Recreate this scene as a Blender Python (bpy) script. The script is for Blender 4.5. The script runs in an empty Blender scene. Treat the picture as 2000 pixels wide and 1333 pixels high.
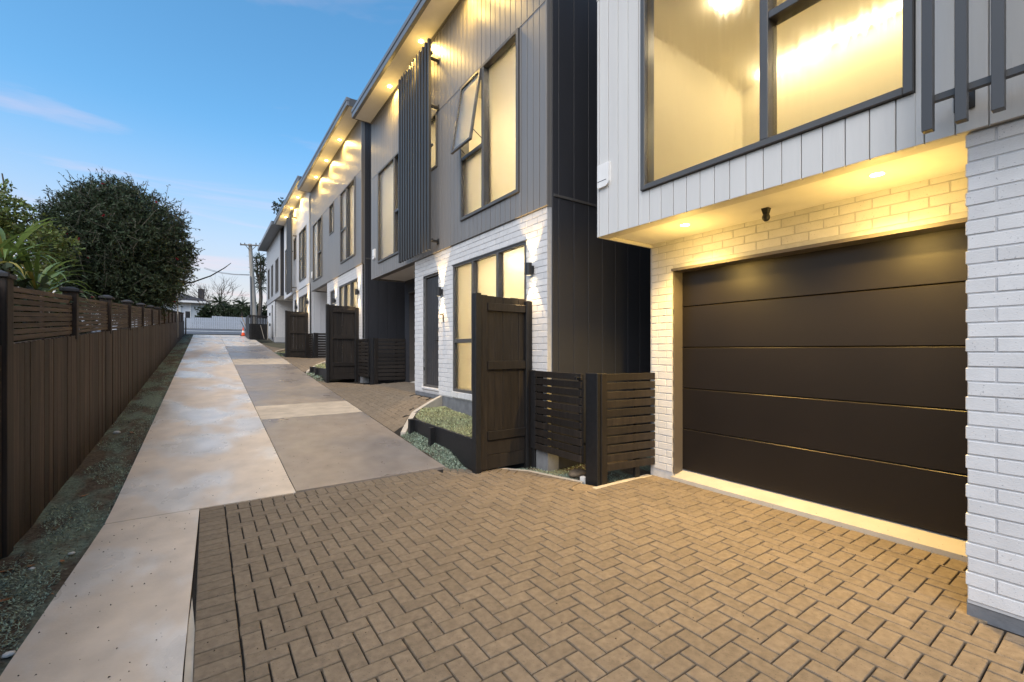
import bpy, math, random
from mathutils import Vector, Matrix, noise
R = math.radians
random.seed(7)
sc = bpy.context.scene
C = sc.collection

# ------------------------------------------------------------------ camera
FPX, HZ, VPX, EYE = 865.0, 684.0, 403.0, 1.57      # focal length / horizon / vanishing point in photo pixels
TH = math.atan((1000 - VPX) / FPX)
cam = bpy.data.cameras.new('camera'); camo = bpy.data.objects.new('camera', cam); C.objects.link(camo)
camo.location = (0, 0, EYE); camo.rotation_euler = (R(90), 0, -TH)
cam.sensor_width = 36; cam.lens = 36 * FPX / 2000; cam.shift_y = (HZ - 666.5) / 2000
cam.clip_start = 0.05; cam.clip_end = 3000
sc.camera = camo

# ------------------------------------------------------------------ sky, sun, exposure
SUN_EL, SUN_AZ = R(46.0), R(-125)                    # low evening sun behind the left boundary; azimuth from +Y, clockwise
world = bpy.data.worlds.new('World'); sc.world = world; world.use_nodes = True
nt = world.node_tree; nt.nodes.clear()
def wn(t, **k):
    n = nt.nodes.new(t)
    for a, b in k.items(): setattr(n, a, b)
    return n
sky = wn('ShaderNodeTexSky', sky_type='NISHITA', sun_disc=False, sun_elevation=SUN_EL, sun_rotation=SUN_AZ,
         altitude=30, air_density=1.0, dust_density=0.8, ozone_density=3.0)
bg = wn('ShaderNodeBackground'); wo = wn('ShaderNodeOutputWorld')
bg.inputs['Strength'].default_value = 0.12
tc = wn('ShaderNodeTexCoord'); sep = wn('ShaderNodeSeparateXYZ')
nt.links.new(tc.outputs['Generated'], sep.inputs[0])
# wispy pink evening cloud: noise on a flat layer above (direction divided by height)
mz = wn('ShaderNodeMath', operation='MAXIMUM'); mz.inputs[1].default_value = 0.06
nt.links.new(sep.outputs['Z'], mz.inputs[0])
dv = wn('ShaderNodeVectorMath', operation='DIVIDE'); cmb = wn('ShaderNodeCombineXYZ')
for i in range(3): nt.links.new(mz.outputs[0], cmb.inputs[i])
nt.links.new(tc.outputs['Generated'], dv.inputs[0]); nt.links.new(cmb.outputs[0], dv.inputs[1])
mp = wn('ShaderNodeMapping'); mp.inputs['Scale'].default_value = (0.55, 1.25, 0); mp.inputs['Location'].default_value = (5.9, 6.5, 0); mp.inputs['Rotation'].default_value = (0, 0, R(-8))
nt.links.new(dv.outputs[0], mp.inputs[0])
cn = wn('ShaderNodeTexNoise'); cn.inputs['Scale'].default_value = 0.9; cn.inputs['Detail'].default_value = 7; cn.inputs['Roughness'].default_value = 0.55; cn.inputs['Distortion'].default_value = 0.6
nt.links.new(mp.outputs[0], cn.inputs['Vector'])
cr = wn('ShaderNodeValToRGB'); cr.color_ramp.elements[0].position = 0.53; cr.color_ramp.elements[1].position = 0.80
cr.color_ramp.elements[1].color = (0.55, 0.55, 0.55, 1)
nt.links.new(cn.outputs[0], cr.inputs[0])
hs = wn('ShaderNodeHueSaturation'); hs.inputs['Saturation'].default_value = 1.2; hs.inputs['Hue'].default_value = 0.486; hs.inputs['Value'].default_value = 1.0
nt.links.new(sky.outputs[0], hs.inputs['Color'])
tw = wn('ShaderNodeMapRange'); tw.inputs[1].default_value = 0.0; tw.inputs[2].default_value = 0.42; tw.inputs[3].default_value = 0.85; tw.inputs[4].default_value = 0.0; tw.interpolation_type = 'SMOOTHSTEP'
nt.links.new(sep.outputs['Z'], tw.inputs[0])
mt_ = wn('ShaderNodeMixRGB'); mt_.inputs['Color2'].default_value = (3.0, 2.38, 2.15, 1)      # dusty pink of the dusk horizon, all round
nt.links.new(tw.outputs[0], mt_.inputs['Fac']); nt.links.new(hs.outputs[0], mt_.inputs['Color1'])
mx = wn('ShaderNodeMixRGB'); mx.inputs['Color2'].default_value = (4.1, 3.0, 3.15, 1)
nt.links.new(cr.outputs[0], mx.inputs['Fac']); nt.links.new(mt_.outputs[0], mx.inputs['Color1'])
nt.links.new(mx.outputs[0], bg.inputs['Color']); nt.links.new(bg.outputs[0], wo.inputs[0])

sun = bpy.data.lights.new('sun', 'SUN'); sun.energy = 1.5; sun.angle = R(60); sun.color = (1, 0.91, 0.80)
suno = bpy.data.objects.new('sun', sun); C.objects.link(suno)
sd = Vector((math.sin(SUN_AZ) * math.cos(SUN_EL), math.cos(SUN_AZ) * math.cos(SUN_EL), math.sin(SUN_EL)))
suno.location = sd * 60; suno.rotation_euler = (-sd).to_track_quat('-Z', 'Y').to_euler()

vs = sc.view_settings; vs.view_transform = 'Standard'; vs.look = 'None'; vs.gamma = 1; vs.use_curve_mapping = False
vs.exposure = 1.12
sc.render.engine = 'CYCLES'
sc.cycles.use_denoising = True
sc.cycles.max_bounces = 7; sc.cycles.diffuse_bounces = 3; sc.cycles.glossy_bounces = 3; sc.cycles.transmission_bounces = 4
sc.cycles.sample_clamp_indirect = 6; sc.cycles.caustics_reflective = False; sc.cycles.caustics_refractive = False

# ------------------------------------------------------------------ materials
MATS = {}
def mat(name, col, rough=0.6, spec=0.5, var=0.0, noise_amt=0.0, noise_scale=(8, 8, 8), detail=6, bump=0.0, bump_scale=(40, 40, 40),
        speck=0.0, speck_col=(0.05, 0.05, 0.05), speck_scale=60, island=0.0, metallic=0.0, rough_var=0.0, col2=None, col2_scale=(1, 1, 1), col2_lo=0.4, col2_hi=0.65, transl=0.0, space='pos', huevar=0.0):
    m = bpy.data.materials.new(name); m.use_nodes = True
    t = m.node_tree; N = t.nodes; L = t.links
    b = N['Principled BSDF']; b.inputs['Roughness'].default_value = rough; b.inputs['Metallic'].default_value = metallic
    b.inputs['Specular IOR Level'].default_value = spec
    geo = N.new('ShaderNodeNewGeometry'); oi = N.new('ShaderNodeObjectInfo')
    # world position, shifted per object so that shared meshes do not repeat
    add = N.new('ShaderNodeVectorMath'); add.operation = 'MULTIPLY_ADD'
    cx = N.new('ShaderNodeCombineXYZ')
    for i in range(3): L.new(oi.outputs['Random'], cx.inputs[i])
    add.inputs[1].default_value = (9.7, 23.3, 17.9) if var > 0 else (0, 0, 0)
    L.new(cx.outputs[0], add.inputs[0]); L.new(geo.outputs['Position'], add.inputs[2])
    pos = add.outputs[0]
    def tex(scale, det, kind='ShaderNodeTexNoise', base=1.0):
        mpn = N.new('ShaderNodeMapping'); mpn.inputs['Scale'].default_value = scale; L.new(pos, mpn.inputs[0])
        n = N.new(kind); n.inputs['Scale'].default_value = base
        if kind == 'ShaderNodeTexNoise': n.inputs['Detail'].default_value = det
        L.new(mpn.outputs[0], n.inputs['Vector']); return n.outputs[0]
    rgb = N.new('ShaderNodeRGB'); rgb.outputs[0].default_value = (*col, 1); cur = rgb.outputs[0]
    def mixc(fac, a, bcol, mode='MIX'):
        x = N.new('ShaderNodeMixRGB'); x.blend_type = mode
        if hasattr(fac, 'is_linked'): L.new(fac, x.inputs[0])
        else: x.inputs[0].default_value = fac
        L.new(a, x.inputs[1])
        if hasattr(bcol, 'is_linked'): L.new(bcol, x.inputs[2])
        else: x.inputs[2].default_value = (*bcol, 1)
        return x.outputs[0]
    def mr(v, a, b_, c, d):
        n = N.new('ShaderNodeMapRange'); n.inputs[1].default_value = a; n.inputs[2].default_value = b_; n.inputs[3].default_value = c; n.inputs[4].default_value = d
        L.new(v, n.inputs[0]); return n.outputs[0]
    def mul(a, b_):
        n = N.new('ShaderNodeMath'); n.operation = 'MULTIPLY'
        L.new(a, n.inputs[0]); L.new(b_, n.inputs[1]); return n.outputs[0]
    n2 = None
    if col2 is not None:
        n2 = tex(col2_scale, 5); cur = mixc(mr(n2, col2_lo, col2_hi, 0, 1), cur, col2)
    gain = None
    if var > 0: gain = mr(oi.outputs['Random'], 0, 1, 1 - var, 1 + var)
    if island > 0:
        g2 = mr(geo.outputs['Random Per Island'], 0, 1, 1 - island, 1 + island); gain = g2 if gain is None else mul(gain, g2)
    if noise_amt > 0:
        g3 = mr(tex(noise_scale, detail), 0.25, 0.75, 1 - noise_amt, 1 + noise_amt); gain = g3 if gain is None else mul(gain, g3)
    if gain is not None:
        v = N.new('ShaderNodeVectorMath'); v.operation = 'SCALE'; L.new(cur, v.inputs[0]); L.new(gain, v.inputs['Scale']); cur = v.outputs[0]
    if huevar > 0:
        h = N.new('ShaderNodeHueSaturation'); L.new(mr(geo.outputs['Random Per Island'], 0, 1, 0.5 - huevar, 0.5 + huevar), h.inputs['Hue']); L.new(cur, h.inputs['Color']); cur = h.outputs[0]
    if speck > 0:
        s = mr(tex((speck_scale,) * 3, 2), 0.5 + 0.28 * (1 - speck), 0.5 + 0.28 * (1 - speck) + 0.03, 0, 0.85); cur = mixc(s, cur, speck_col)
    L.new(cur, b.inputs['Base Color'])
    if rough_var > 0:
        src = n2 if n2 is not None else tex((2, 2, 2), 5)
        L.new(mr(src, 0.35, 0.65, rough, max(0.05, rough - rough_var)), b.inputs['Roughness'])
    if bump > 0:
        bp = N.new('ShaderNodeBump'); bp.inputs['Strength'].default_value = 1.0; bp.inputs['Distance'].default_value = bump
        L.new(tex(bump_scale, 5), bp.inputs['Height']); L.new(bp.outputs[0], b.inputs['Normal'])
    if transl > 0:
        tr = N.new('ShaderNodeBsdfTranslucent'); L.new(cur, tr.inputs[0]); ms = N.new('ShaderNodeMixShader'); ms.inputs[0].default_value = transl
        L.new(b.outputs[0], ms.inputs[1]); L.new(tr.outputs[0], ms.inputs[2]); L.new(ms.outputs[0], N['Material Output'].inputs[0])
    MATS[name] = m
    return m
def emit(name, col, strength):
    m = bpy.data.materials.new(name); m.use_nodes = True; N = m.node_tree.nodes; N.clear()
    e = N.new('ShaderNodeEmission'); e.inputs[0].default_value = (*col, 1); e.inputs[1].default_value = strength
    o = N.new('ShaderNodeOutputMaterial'); m.node_tree.links.new(e.outputs[0], o.inputs[0]); MATS[name] = m; return m
def glass(name, rough, streak=0.0, tint=(1, 1, 1)):
    m = bpy.data.materials.new(name); m.use_nodes = True; t = m.node_tree; b = t.nodes['Principled BSDF']
    b.inputs['Base Color'].default_value = (*tint, 1); b.inputs['Transmission Weight'].default_value = 1; b.inputs['IOR'].default_value = 1.25
    b.inputs['Roughness'].default_value = rough
    if streak:
        g = t.nodes.new('ShaderNodeNewGeometry'); mpn = t.nodes.new('ShaderNodeMapping'); mpn.inputs['Scale'].default_value = (30, 30, 3.5)
        n = t.nodes.new('ShaderNodeTexNoise'); n.inputs['Scale'].default_value = 1; n.inputs['Detail'].default_value = 6
        n2 = t.nodes.new('ShaderNodeTexNoise'); n2.inputs['Scale'].default_value = 1.6; n2.inputs['Detail'].default_value = 3
        ml = t.nodes.new('ShaderNodeMath'); ml.operation = 'MULTIPLY'
        r = t.nodes.new('ShaderNodeMapRange'); r.inputs[1].default_value = 0.17; r.inputs[2].default_value = 0.31; r.inputs[3].default_value = rough; r.inputs[4].default_value = rough - streak
        t.links.new(g.outputs['Position'], mpn.inputs[0]); t.links.new(mpn.outputs[0], n.inputs['Vector']); t.links.new(g.outputs['Position'], n2.inputs['Vector'])
        t.links.new(n.outputs[0], ml.inputs[0]); t.links.new(n2.outputs[0], ml.inputs[1]); t.links.new(ml.outputs[0], r.inputs[0]); t.links.new(r.outputs[0], b.inputs['Roughness'])
    MATS[name] = m; return m

mat('white_brick', (0.575, 0.57, 0.565), 0.75, 0.3, var=0.05, noise_amt=0.06, noise_scale=(9, 9, 9), bump=0.0015, bump_scale=(90, 90, 140), speck=0.36, speck_col=(0.30, 0.30, 0.31), speck_scale=105)
mat('mortar', (0.44, 0.443, 0.452), 0.9, 0.2, noise_amt=0.1, noise_scale=(20, 20, 20), bump=0.001, bump_scale=(150, 150, 150))
mat('white_board', (0.585, 0.572, 0.545), 0.5, 0.4, var=0.02, noise_amt=0.03, noise_scale=(14, 14, 1.2), bump=0.0016, bump_scale=(75, 75, 5))
mat('grey_board', (0.185, 0.176, 0.168), 0.42, 0.5, var=0.04, noise_amt=0.05, noise_scale=(20, 20, 1.5), bump=0.0012, bump_scale=(80, 80, 6))
mat('dark_board', (0.030, 0.031, 0.036), 0.5, 0.4, var=0.06, noise_amt=0.08, noise_scale=(6, 6, 1.2), bump=0.0005, bump_scale=(60, 60, 6))
mat('pale_board', (0.52, 0.53, 0.55), 0.5, 0.4, var=0.02, noise_amt=0.03)
mat('white_paint', (0.72, 0.71, 0.69), 0.6, 0.3, noise_amt=0.03)
mat('frame_metal', (0.078, 0.075, 0.072), 0.42, 0.5, var=0.03, noise_amt=0.04)
mat('screen_metal', (0.042, 0.042, 0.043), 0.4, 0.5, var=0.03)
mat('black_metal', (0.012, 0.012, 0.013), 0.4, 0.5)
mat('gutter_metal', (0.16, 0.165, 0.175), 0.38, 0.5, noise_amt=0.05)
mat('garage_panel', (0.0085, 0.0068, 0.0066), 0.38, 0.4, noise_amt=0.12, noise_scale=(2, 2, 2), bump=0.0006, bump_scale=(220, 220, 220))
mat('garage_trim', (0.10, 0.088, 0.08), 0.4, 0.5)
mat('rubber', (0.015, 0.015, 0.015), 0.7, 0.3)
mat('dark_door', (0.035, 0.036, 0.04), 0.35, 0.5)
mat('plinth', (0.16, 0.165, 0.175), 0.85, 0.2, noise_amt=0.25, noise_scale=(7, 7, 7), bump=0.003, bump_scale=(30, 30, 30))
mat('threshold', (0.42, 0.39, 0.34), 0.8, 0.3, noise_amt=0.1, noise_scale=(5, 5, 5), speck=0.2, speck_scale=50)
mat('paver', (0.175, 0.140, 0.102), 0.85, 0.2, var=0.09, noise_amt=0.22, noise_scale=(26, 26, 26), detail=10, bump=0.0026, bump_scale=(150, 150, 150), speck=0.45, speck_col=(0.10, 0.08, 0.062), speck_scale=110)
mat('paver_far', (0.175, 0.140, 0.102), 0.85, 0.2, island=0.09, noise_amt=0.22, noise_scale=(26, 26, 26), detail=10, bump=0.0026, bump_scale=(150, 150, 150), speck=0.45, speck_col=(0.10, 0.08, 0.062), speck_scale=110)
mat('joint_sand', (0.028, 0.025, 0.022), 0.95, 0.1, noise_amt=0.4, noise_scale=(90, 90, 90), bump=0.004, bump_scale=(160, 160, 160))
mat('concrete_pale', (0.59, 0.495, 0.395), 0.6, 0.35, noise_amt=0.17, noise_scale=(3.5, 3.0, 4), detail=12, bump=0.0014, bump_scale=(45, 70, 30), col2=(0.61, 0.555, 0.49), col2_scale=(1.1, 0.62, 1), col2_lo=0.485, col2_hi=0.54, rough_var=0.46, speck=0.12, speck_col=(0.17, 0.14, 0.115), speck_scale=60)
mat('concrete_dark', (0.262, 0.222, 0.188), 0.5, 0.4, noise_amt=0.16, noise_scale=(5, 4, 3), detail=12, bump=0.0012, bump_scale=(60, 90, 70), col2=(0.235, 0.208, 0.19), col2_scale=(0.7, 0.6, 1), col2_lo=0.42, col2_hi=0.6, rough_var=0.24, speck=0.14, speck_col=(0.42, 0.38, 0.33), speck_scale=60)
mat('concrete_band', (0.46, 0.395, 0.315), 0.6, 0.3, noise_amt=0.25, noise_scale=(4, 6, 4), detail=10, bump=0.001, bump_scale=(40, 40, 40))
mat('mortar_sand', (0.21, 0.165, 0.115), 0.9, 0.1, noise_amt=0.3, noise_scale=(30, 30, 30), bump=0.006, bump_scale=(60, 60, 60))
mat('kerb_concrete', (0.42, 0.38, 0.32), 0.8, 0.3, noise_amt=0.15, noise_scale=(9, 9, 9), bump=0.002, bump_scale=(50, 50, 50))
mat('soil', (0.10, 0.08, 0.06), 0.95, 0.1, noise_amt=0.45, noise_scale=(28, 28, 28), detail=9, bump=0.012, bump_scale=(38, 38, 38), col2=(0.15, 0.185, 0.145), col2_scale=(2.6, 1.2, 2), col2_lo=0.46, col2_hi=0.56)
mat('mulch_grass', (0.25, 0.30, 0.225), 0.9, 0.1, island=0.5, huevar=0.05)
mat('mulch_brown', (0.10, 0.07, 0.045), 0.9, 0.1, island=0.6)
mat('bed_grass', (0.31, 0.33, 0.185), 0.9, 0.1, island=0.45, huevar=0.04)
mat('bed_soil', (0.20, 0.21, 0.13), 0.95, 0.1, noise_amt=0.4, noise_scale=(25, 25, 25), bump=0.012, bump_scale=(45, 45, 45))
mat('fence_wood', (0.038, 0.0265, 0.0195), 0.7, 0.3, var=0.45, noise_amt=0.8, noise_scale=(38, 38, 1.7), bump=0.002, bump_scale=(80, 80, 4))
mat('slat_wood', (0.066, 0.050, 0.041), 0.75, 0.25, var=0.3, noise_amt=0.35, noise_scale=(30, 2.0, 40), bump=0.0015, bump_scale=(80, 4, 80))
mat('cap_wood', (0.030, 0.028, 0.028), 0.6, 0.3, var=0.2, noise_amt=0.3)
mat('gate_wood', (0.0155, 0.0118, 0.0092), 0.55, 0.4, var=0.3, noise_amt=0.5, noise_scale=(26, 26, 3), bump=0.002, bump_scale=(60, 60, 4))
mat('black_wood', (0.011, 0.0108, 0.0115), 0.5, 0.4, var=0.2, noise_amt=0.35, noise_scale=(20, 20, 20), bump=0.001, bump_scale=(60, 60, 60))
mat('slat_brown', (0.032, 0.024, 0.018), 0.5, 0.4, var=0.15, noise_amt=0.3, noise_scale=(4, 4, 40), bump=0.001, bump_scale=(6, 6, 70))
mat('room_wall', (0.80, 0.74, 0.58), 0.8, 0.2)
mat('roof_metal', (0.06, 0.062, 0.066), 0.5, 0.5)
mat('asphalt', (0.10, 0.105, 0.115), 0.8, 0.3, noise_amt=0.2, noise_scale=(6, 6, 6))
mat('road_paint', (0.75, 0.74, 0.7), 0.7, 0.3)
mat('ground', (0.09, 0.085, 0.06), 0.95, 0.1, noise_amt=0.3, noise_scale=(2, 2, 2))
mat('bark', (0.09, 0.075, 0.06), 0.9, 0.1, noise_amt=0.4, noise_scale=(20, 20, 4), bump=0.006, bump_scale=(30, 30, 8))
mat('twig', (0.12, 0.11, 0.085), 0.9, 0.1, island=0.4)
mat('leaf_bottlebrush', (0.050, 0.068, 0.034), 0.6, 0.3, island=0.6, transl=0.25, huevar=0.03)
mat('leaf_bright', (0.16, 0.19, 0.05), 0.5, 0.4, island=0.5, transl=0.3, huevar=0.03)
mat('leaf_strap', (0.125, 0.185, 0.045), 0.35, 0.5, var=0.35, noise_amt=0.25, noise_scale=(6, 6, 6), transl=0.3)
mat('leaf_strap_old', (0.30, 0.26, 0.06), 0.5, 0.4, var=0.25, noise_amt=0.3, noise_scale=(9, 9, 9), transl=0.3)
mat('leaf_dark', (0.035, 0.048, 0.022), 0.55, 0.3, island=0.55, transl=0.2, huevar=0.03)
mat('red_flower', (0.22, 0.015, 0.02), 0.7, 0.2)
mat('dry_leaf', (0.36, 0.15, 0.055), 0.7, 0.3, var=0.35)
mat('stone_white', (0.62, 0.6, 0.56), 0.8, 0.3, noise_amt=0.15, noise_scale=(20, 20, 20))
mat('stone_brown', (0.17, 0.13, 0.09), 0.85, 0.2, noise_amt=0.35, noise_scale=(14, 14, 14), bump=0.004, bump_scale=(30, 30, 30))
mat('debris', (0.05, 0.035, 0.028), 0.9, 0.1, island=0.6)
mat('pole_wood', (0.30, 0.275, 0.235), 0.85, 0.2, noise_amt=0.3, noise_scale=(10, 10, 1))
mat('cone_orange', (0.85, 0.09, 0.015), 0.5, 0.4)
mat('far_fence', (0.42, 0.45, 0.50), 0.8, 0.2, noise_amt=0.1)
mat('far_cladding', (0.50, 0.53, 0.55), 0.7, 0.3, noise_amt=0.05)
mat('far_roof', (0.05, 0.046, 0.048), 0.8, 0.2)
mat('curtain', (0.7, 0.7, 0.72), 0.9, 0.1, noise_amt=0.08, noise_scale=(14, 14, 0.5))
mat('brass', (0.35, 0.26, 0.14), 0.35, 0.5, metallic=0.9)
mat('wood_handle', (0.36, 0.25, 0.14), 0.7, 0.3)
glass('frosted_glass', 0.42, 0.0)
glass('misted_glass', 0.23, 0.16)
WARM = (1.0, 0.63, 0.155)
emit('lamp_glow', (1.0, 0.82, 0.52), 30)
emit('strip_glow', (1.0, 0.82, 0.48), 34)
emit('room_glow', (1.0, 0.83, 0.55), 46)
emit('dim_room_glow', (1.0, 0.80, 0.48), 26)

# ------------------------------------------------------------------ mesh helpers
WL = {}
def reg(o, loc, parent, rot=(0, 0, 0)):
    C.objects.link(o); WL[o.name] = Vector(loc)
    if parent is not None:
        o.parent = parent; o.location = Vector(loc) - WL[parent.name]
    else: o.location = loc
    o.rotation_euler = rot
    return o
def tag(o, label=None, cat=None, group=None, kind=None):
    if label: o['label'] = label
    if cat: o['category'] = cat
    if group: o['group'] = group
    if kind: o['kind'] = kind
    return o
def thing(name, loc, label, cat, group=None):
    return tag(reg(bpy.data.objects.new(name, None), loc, None), label, cat, group)
def structure(name, loc=(0, 0, 0)):
    return tag(reg(bpy.data.objects.new(name, None), loc, None), kind='structure')
CACHE = {}
def chamfer_box(sx, sy, sz, b):
    hx, hy, hz = sx / 2, sy / 2, sz / 2
    if b <= 0:
        v = [(x, y, z) for x in (-hx, hx) for y in (-hy, hy) for z in (-hz, hz)]
        return v, [(0, 1, 3, 2), (4, 6, 7, 5), (0, 4, 5, 1), (2, 3, 7, 6), (0, 2, 6, 4), (1, 5, 7, 3)]
    v = []; idx = {}
    for s in [(x, y, z) for x in (-1, 1) for y in (-1, 1) for z in (-1, 1)]:
        for a in range(3):
            p = [s[0] * (hx - b), s[1] * (hy - b), s[2] * (hz - b)]
            p[a] = s[a] * (hx, hy, hz)[a]
            idx[s, a] = len(v); v.append(tuple(p))
    f = []
    def orient(fc, n):
        a, b_, c = (Vector(v[i]) for i in fc[:3])
        return fc if (b_ - a).cross(c - a).dot(n) > 0 else fc[::-1]
    for a in range(3):
        o1, o2 = [k for k in range(3) if k != a]
        for sg in (-1, 1):
            q = []
            for s1, s2 in ((-1, -1), (1, -1), (1, 1), (-1, 1)):
                s = [0, 0, 0]; s[a] = sg; s[o1] = s1; s[o2] = s2; q.append(idx[tuple(s), a])
            n = Vector((0, 0, 0)); n[a] = sg; f.append(orient(tuple(q), n))
        for s1 in (-1, 1):
            for s2 in (-1, 1):
                s = [0, 0, 0]; s[o1] = s1; s[o2] = s2
                lo = s[:]; hi = s[:]; lo[a] = -1; hi[a] = 1
                n = Vector((0, 0, 0)); n[o1] = s1; n[o2] = s2
                f.append(orient((idx[tuple(lo), o1], idx[tuple(hi), o1], idx[tuple(hi), o2], idx[tuple(lo), o2]), n))
    for s in [(x, y, z) for x in (-1, 1) for y in (-1, 1) for z in (-1, 1)]:
        f.append(orient((idx[s, 0], idx[s, 1], idx[s, 2]), Vector(s)))
    return v, f
def box_mesh(sx, sy, sz, b, m):
    key = (round(sx, 3), round(sy, 3), round(sz, 3), b, m)
    if key not in CACHE:
        v, f = chamfer_box(*key[:3], b); me = bpy.data.meshes.new('piece'); me.from_pydata(v, [], f); me.materials.append(MATS[m]); CACHE[key] = me
    return CACHE[key]
def box(name, x0, x1, y0, y1, z0, z1, m, parent=None, b=0.0, rot=(0, 0, 0)):
    o = bpy.data.objects.new(name, box_mesh(x1 - x0, y1 - y0, z1 - z0, b, m))
    return reg(o, ((x0 + x1) / 2, (y0 + y1) / 2, (z0 + z1) / 2), parent, rot)
class MB:
    def __init__(s): s.v = []; s.f = []
    def add(s, v, f):
        n = len(s.v); s.v += [tuple(p) for p in v]; s.f += [tuple(i + n for i in q) for q in f]; return s
    def box(s, x0, x1, y0, y1, z0, z1, b=0.0, M=None):
        v, f = chamfer_box(x1 - x0, y1 - y0, z1 - z0, b); c = Vector(((x0 + x1) / 2, (y0 + y1) / 2, (z0 + z1) / 2))
        if M is not None: v = [M @ Vector(p) for p in v]
        return s.add([Vector(p) + c for p in v], f)
    def quad(s, a, b, c, d): return s.add([a, b, c, d], [(0, 1, 2, 3)])
    def tube(s, pts, rad, n=8, cap=True):
        pts = [Vector(p) for p in pts]
        if not isinstance(rad, (list, tuple)): rad = [rad] * len(pts)
        rings = []; up = Vector((0.31, 0.17, 0.93))
        for i, p in enumerate(pts):
            d = (pts[min(i + 1, len(pts) - 1)] - pts[max(i - 1, 0)]).normalized()
            if abs(d.dot(up)) > 0.97: up = Vector((1, 0.1, 0))
            a = d.cross(up).normalized(); bb = d.cross(a)
            rings.append([p + (a * math.cos(2 * math.pi * k / n) + bb * math.sin(2 * math.pi * k / n)) * rad[i] for k in range(n)])
        base = len(s.v)
        for r in rings: s.v += [tuple(q) for q in r]
        for i in range(len(pts) - 1):
            for k in range(n):
                s.f.append((base + i * n + k, base + i * n + (k + 1) % n, base + (i + 1) * n + (k + 1) % n, base + (i + 1) * n + k))
        if cap:
            s.f.append(tuple(base + k for k in range(n))[::-1]); s.f.append(tuple(base + (len(pts) - 1) * n + k for k in range(n)))
        return s
    def build(s, name, m, parent=None, origin=None, smooth=False):
        if origin is None:
            n = len(s.v) or 1; origin = Vector((sum(p[0] for p in s.v) / n, sum(p[1] for p in s.v) / n, min(p[2] for p in s.v)))
        o3 = Vector(origin)
        me = bpy.data.meshes.new(name); me.from_pydata([(p[0] - o3.x, p[1] - o3.y, p[2] - o3.z) for p in s.v], [], s.f)
        me.materials.append(MATS[m])
        if smooth: me.polygons.foreach_set('use_smooth', [True] * len(me.polygons))
        return reg(bpy.data.objects.new(name, me), o3, parent)
def lamp(name, kind, loc, target, energy, col, size=0.03, spot=R(70), blend=0.5):
    l = bpy.data.lights.new(name, kind); l.energy = energy; l.color = col
    if kind == 'SPOT': l.spot_size = spot; l.spot_blend = blend; l.shadow_soft_size = size
    elif kind == 'POINT': l.shadow_soft_size = size
    o = bpy.data.objects.new(name, l)
    return o

def depth(x, y): return x * math.sin(TH) + y * math.cos(TH)
def proj(x, y, z):
    d = depth(x, y)
    if d < 0.05: return None
    return 1000 + FPX * (x * math.cos(TH) - y * math.sin(TH)) / d, HZ - FPX * (z - EYE) / d, d
def in_view(x, y, z, m=60):
    p = proj(x, y, z)
    return p is not None and -m < p[0] < 2000 + m and -m < p[1] < 1333 + m

# ------------------------------------------------------------------ the lie of the land
SL = 0.080
def zd(y):                                           # height of the driveway along its length
    if y < 4.9: return 0.0
    if y < 5.9: return SL * (y - 4.9) ** 2 / 2.0
    if y < 52: return SL * (y - 5.4)
    if y < 72: return SL * 46.6 + 0.045 * (y - 52)
    return SL * 46.6 + 0.9
XS, XR = 0.813, 2.635                                # joint between the two strips, right-hand edge of the drive
def strip(mb, xs, ys, zf, thick=0.0):
    base = len(mb.v); n = len(ys)
    for x in xs:
        for y in ys: mb.v.append((x, y, zf(x, y)))
    for i in range(len(xs) - 1):
        for j in range(n - 1):
            a = base + i * n + j; mb.f.append((a, a + n, a + n + 1, a + 1))
    return mb
def frange(a, b, n): return [a + (b - a) * i / n for i in range(n + 1)]

mb = MB()
ys = [-80, -30, -10, 0, 4.9] + frange(5.1, 5.9, 4) + [10, 20, 30, 38.6, 40, 52, 60, 72, 120, 400, 2000]
strip(mb, [-1500, -200, -40, -12, -3, 3, 12, 40, 200, 1500], ys, lambda x, y: zd(y) - (0.30 if y < 38.5 else 0.02))
tag(mb.build('ground', 'ground', origin=(0, 0, 0)), kind='structure')
mb = MB(); strip(mb, [-60, -20, 0, 20, 60], [39.6, 42, 45, 48.6], lambda x, y: zd(y) + 0.004)
tag(mb.build('road', 'asphalt', origin=(0, 40, 0)), kind='structure')
mb = MB(); strip(mb, [-60, 0, 60], [44.0, 44.5], lambda x, y: zd(y) + 0.010)
tag(mb.build('road_line', 'road_paint', origin=(0, 44, 0)), kind='structure')

def solid_strip(name, m, x0f, x1f, y0, y1, step, lift=0.0, parent=None, nx=3, th=0.14, cross=None):
    """a slab whose top follows the driveway: top grid plus skirts"""
    mbb = MB(); n = max(2, int((y1 - y0) / step)); ysl = frange(y0, y1, n)
    rows = []
    for y in ysl:
        a, b_ = x0f(y), x1f(y); row = []
        for i in range(nx + 1):
            x = a + (b_ - a) * i / nx; row.append((x, y, zd(y) + lift + (cross(x, y) if cross else 0)))
        rows.append(row)
    for r in rows: mbb.v += r
    w = nx + 1
    for j in range(n):
        for i in range(nx): mbb.f.append((j * w + i, j * w + i + 1, (j + 1) * w + i + 1, (j + 1) * w + i))
    def skirt(ids):
        k = len(mbb.v)
        for i in ids: p = mbb.v[i]; mbb.v.append((p[0], p[1], p[2] - th))
        for q in range(len(ids) - 1): mbb.f.append((ids[q], k + q, k + q + 1, ids[q + 1]))
    skirt([j * w for j in range(n + 1)][::-1]); skirt([j * w + nx for j in range(n + 1)]); skirt(list(range(w))); skirt([n * w + i for i in range(w)][::-1])
    return mbb.build(name, m, parent, origin=(x0f(y0), y0, zd(y0)))

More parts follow.
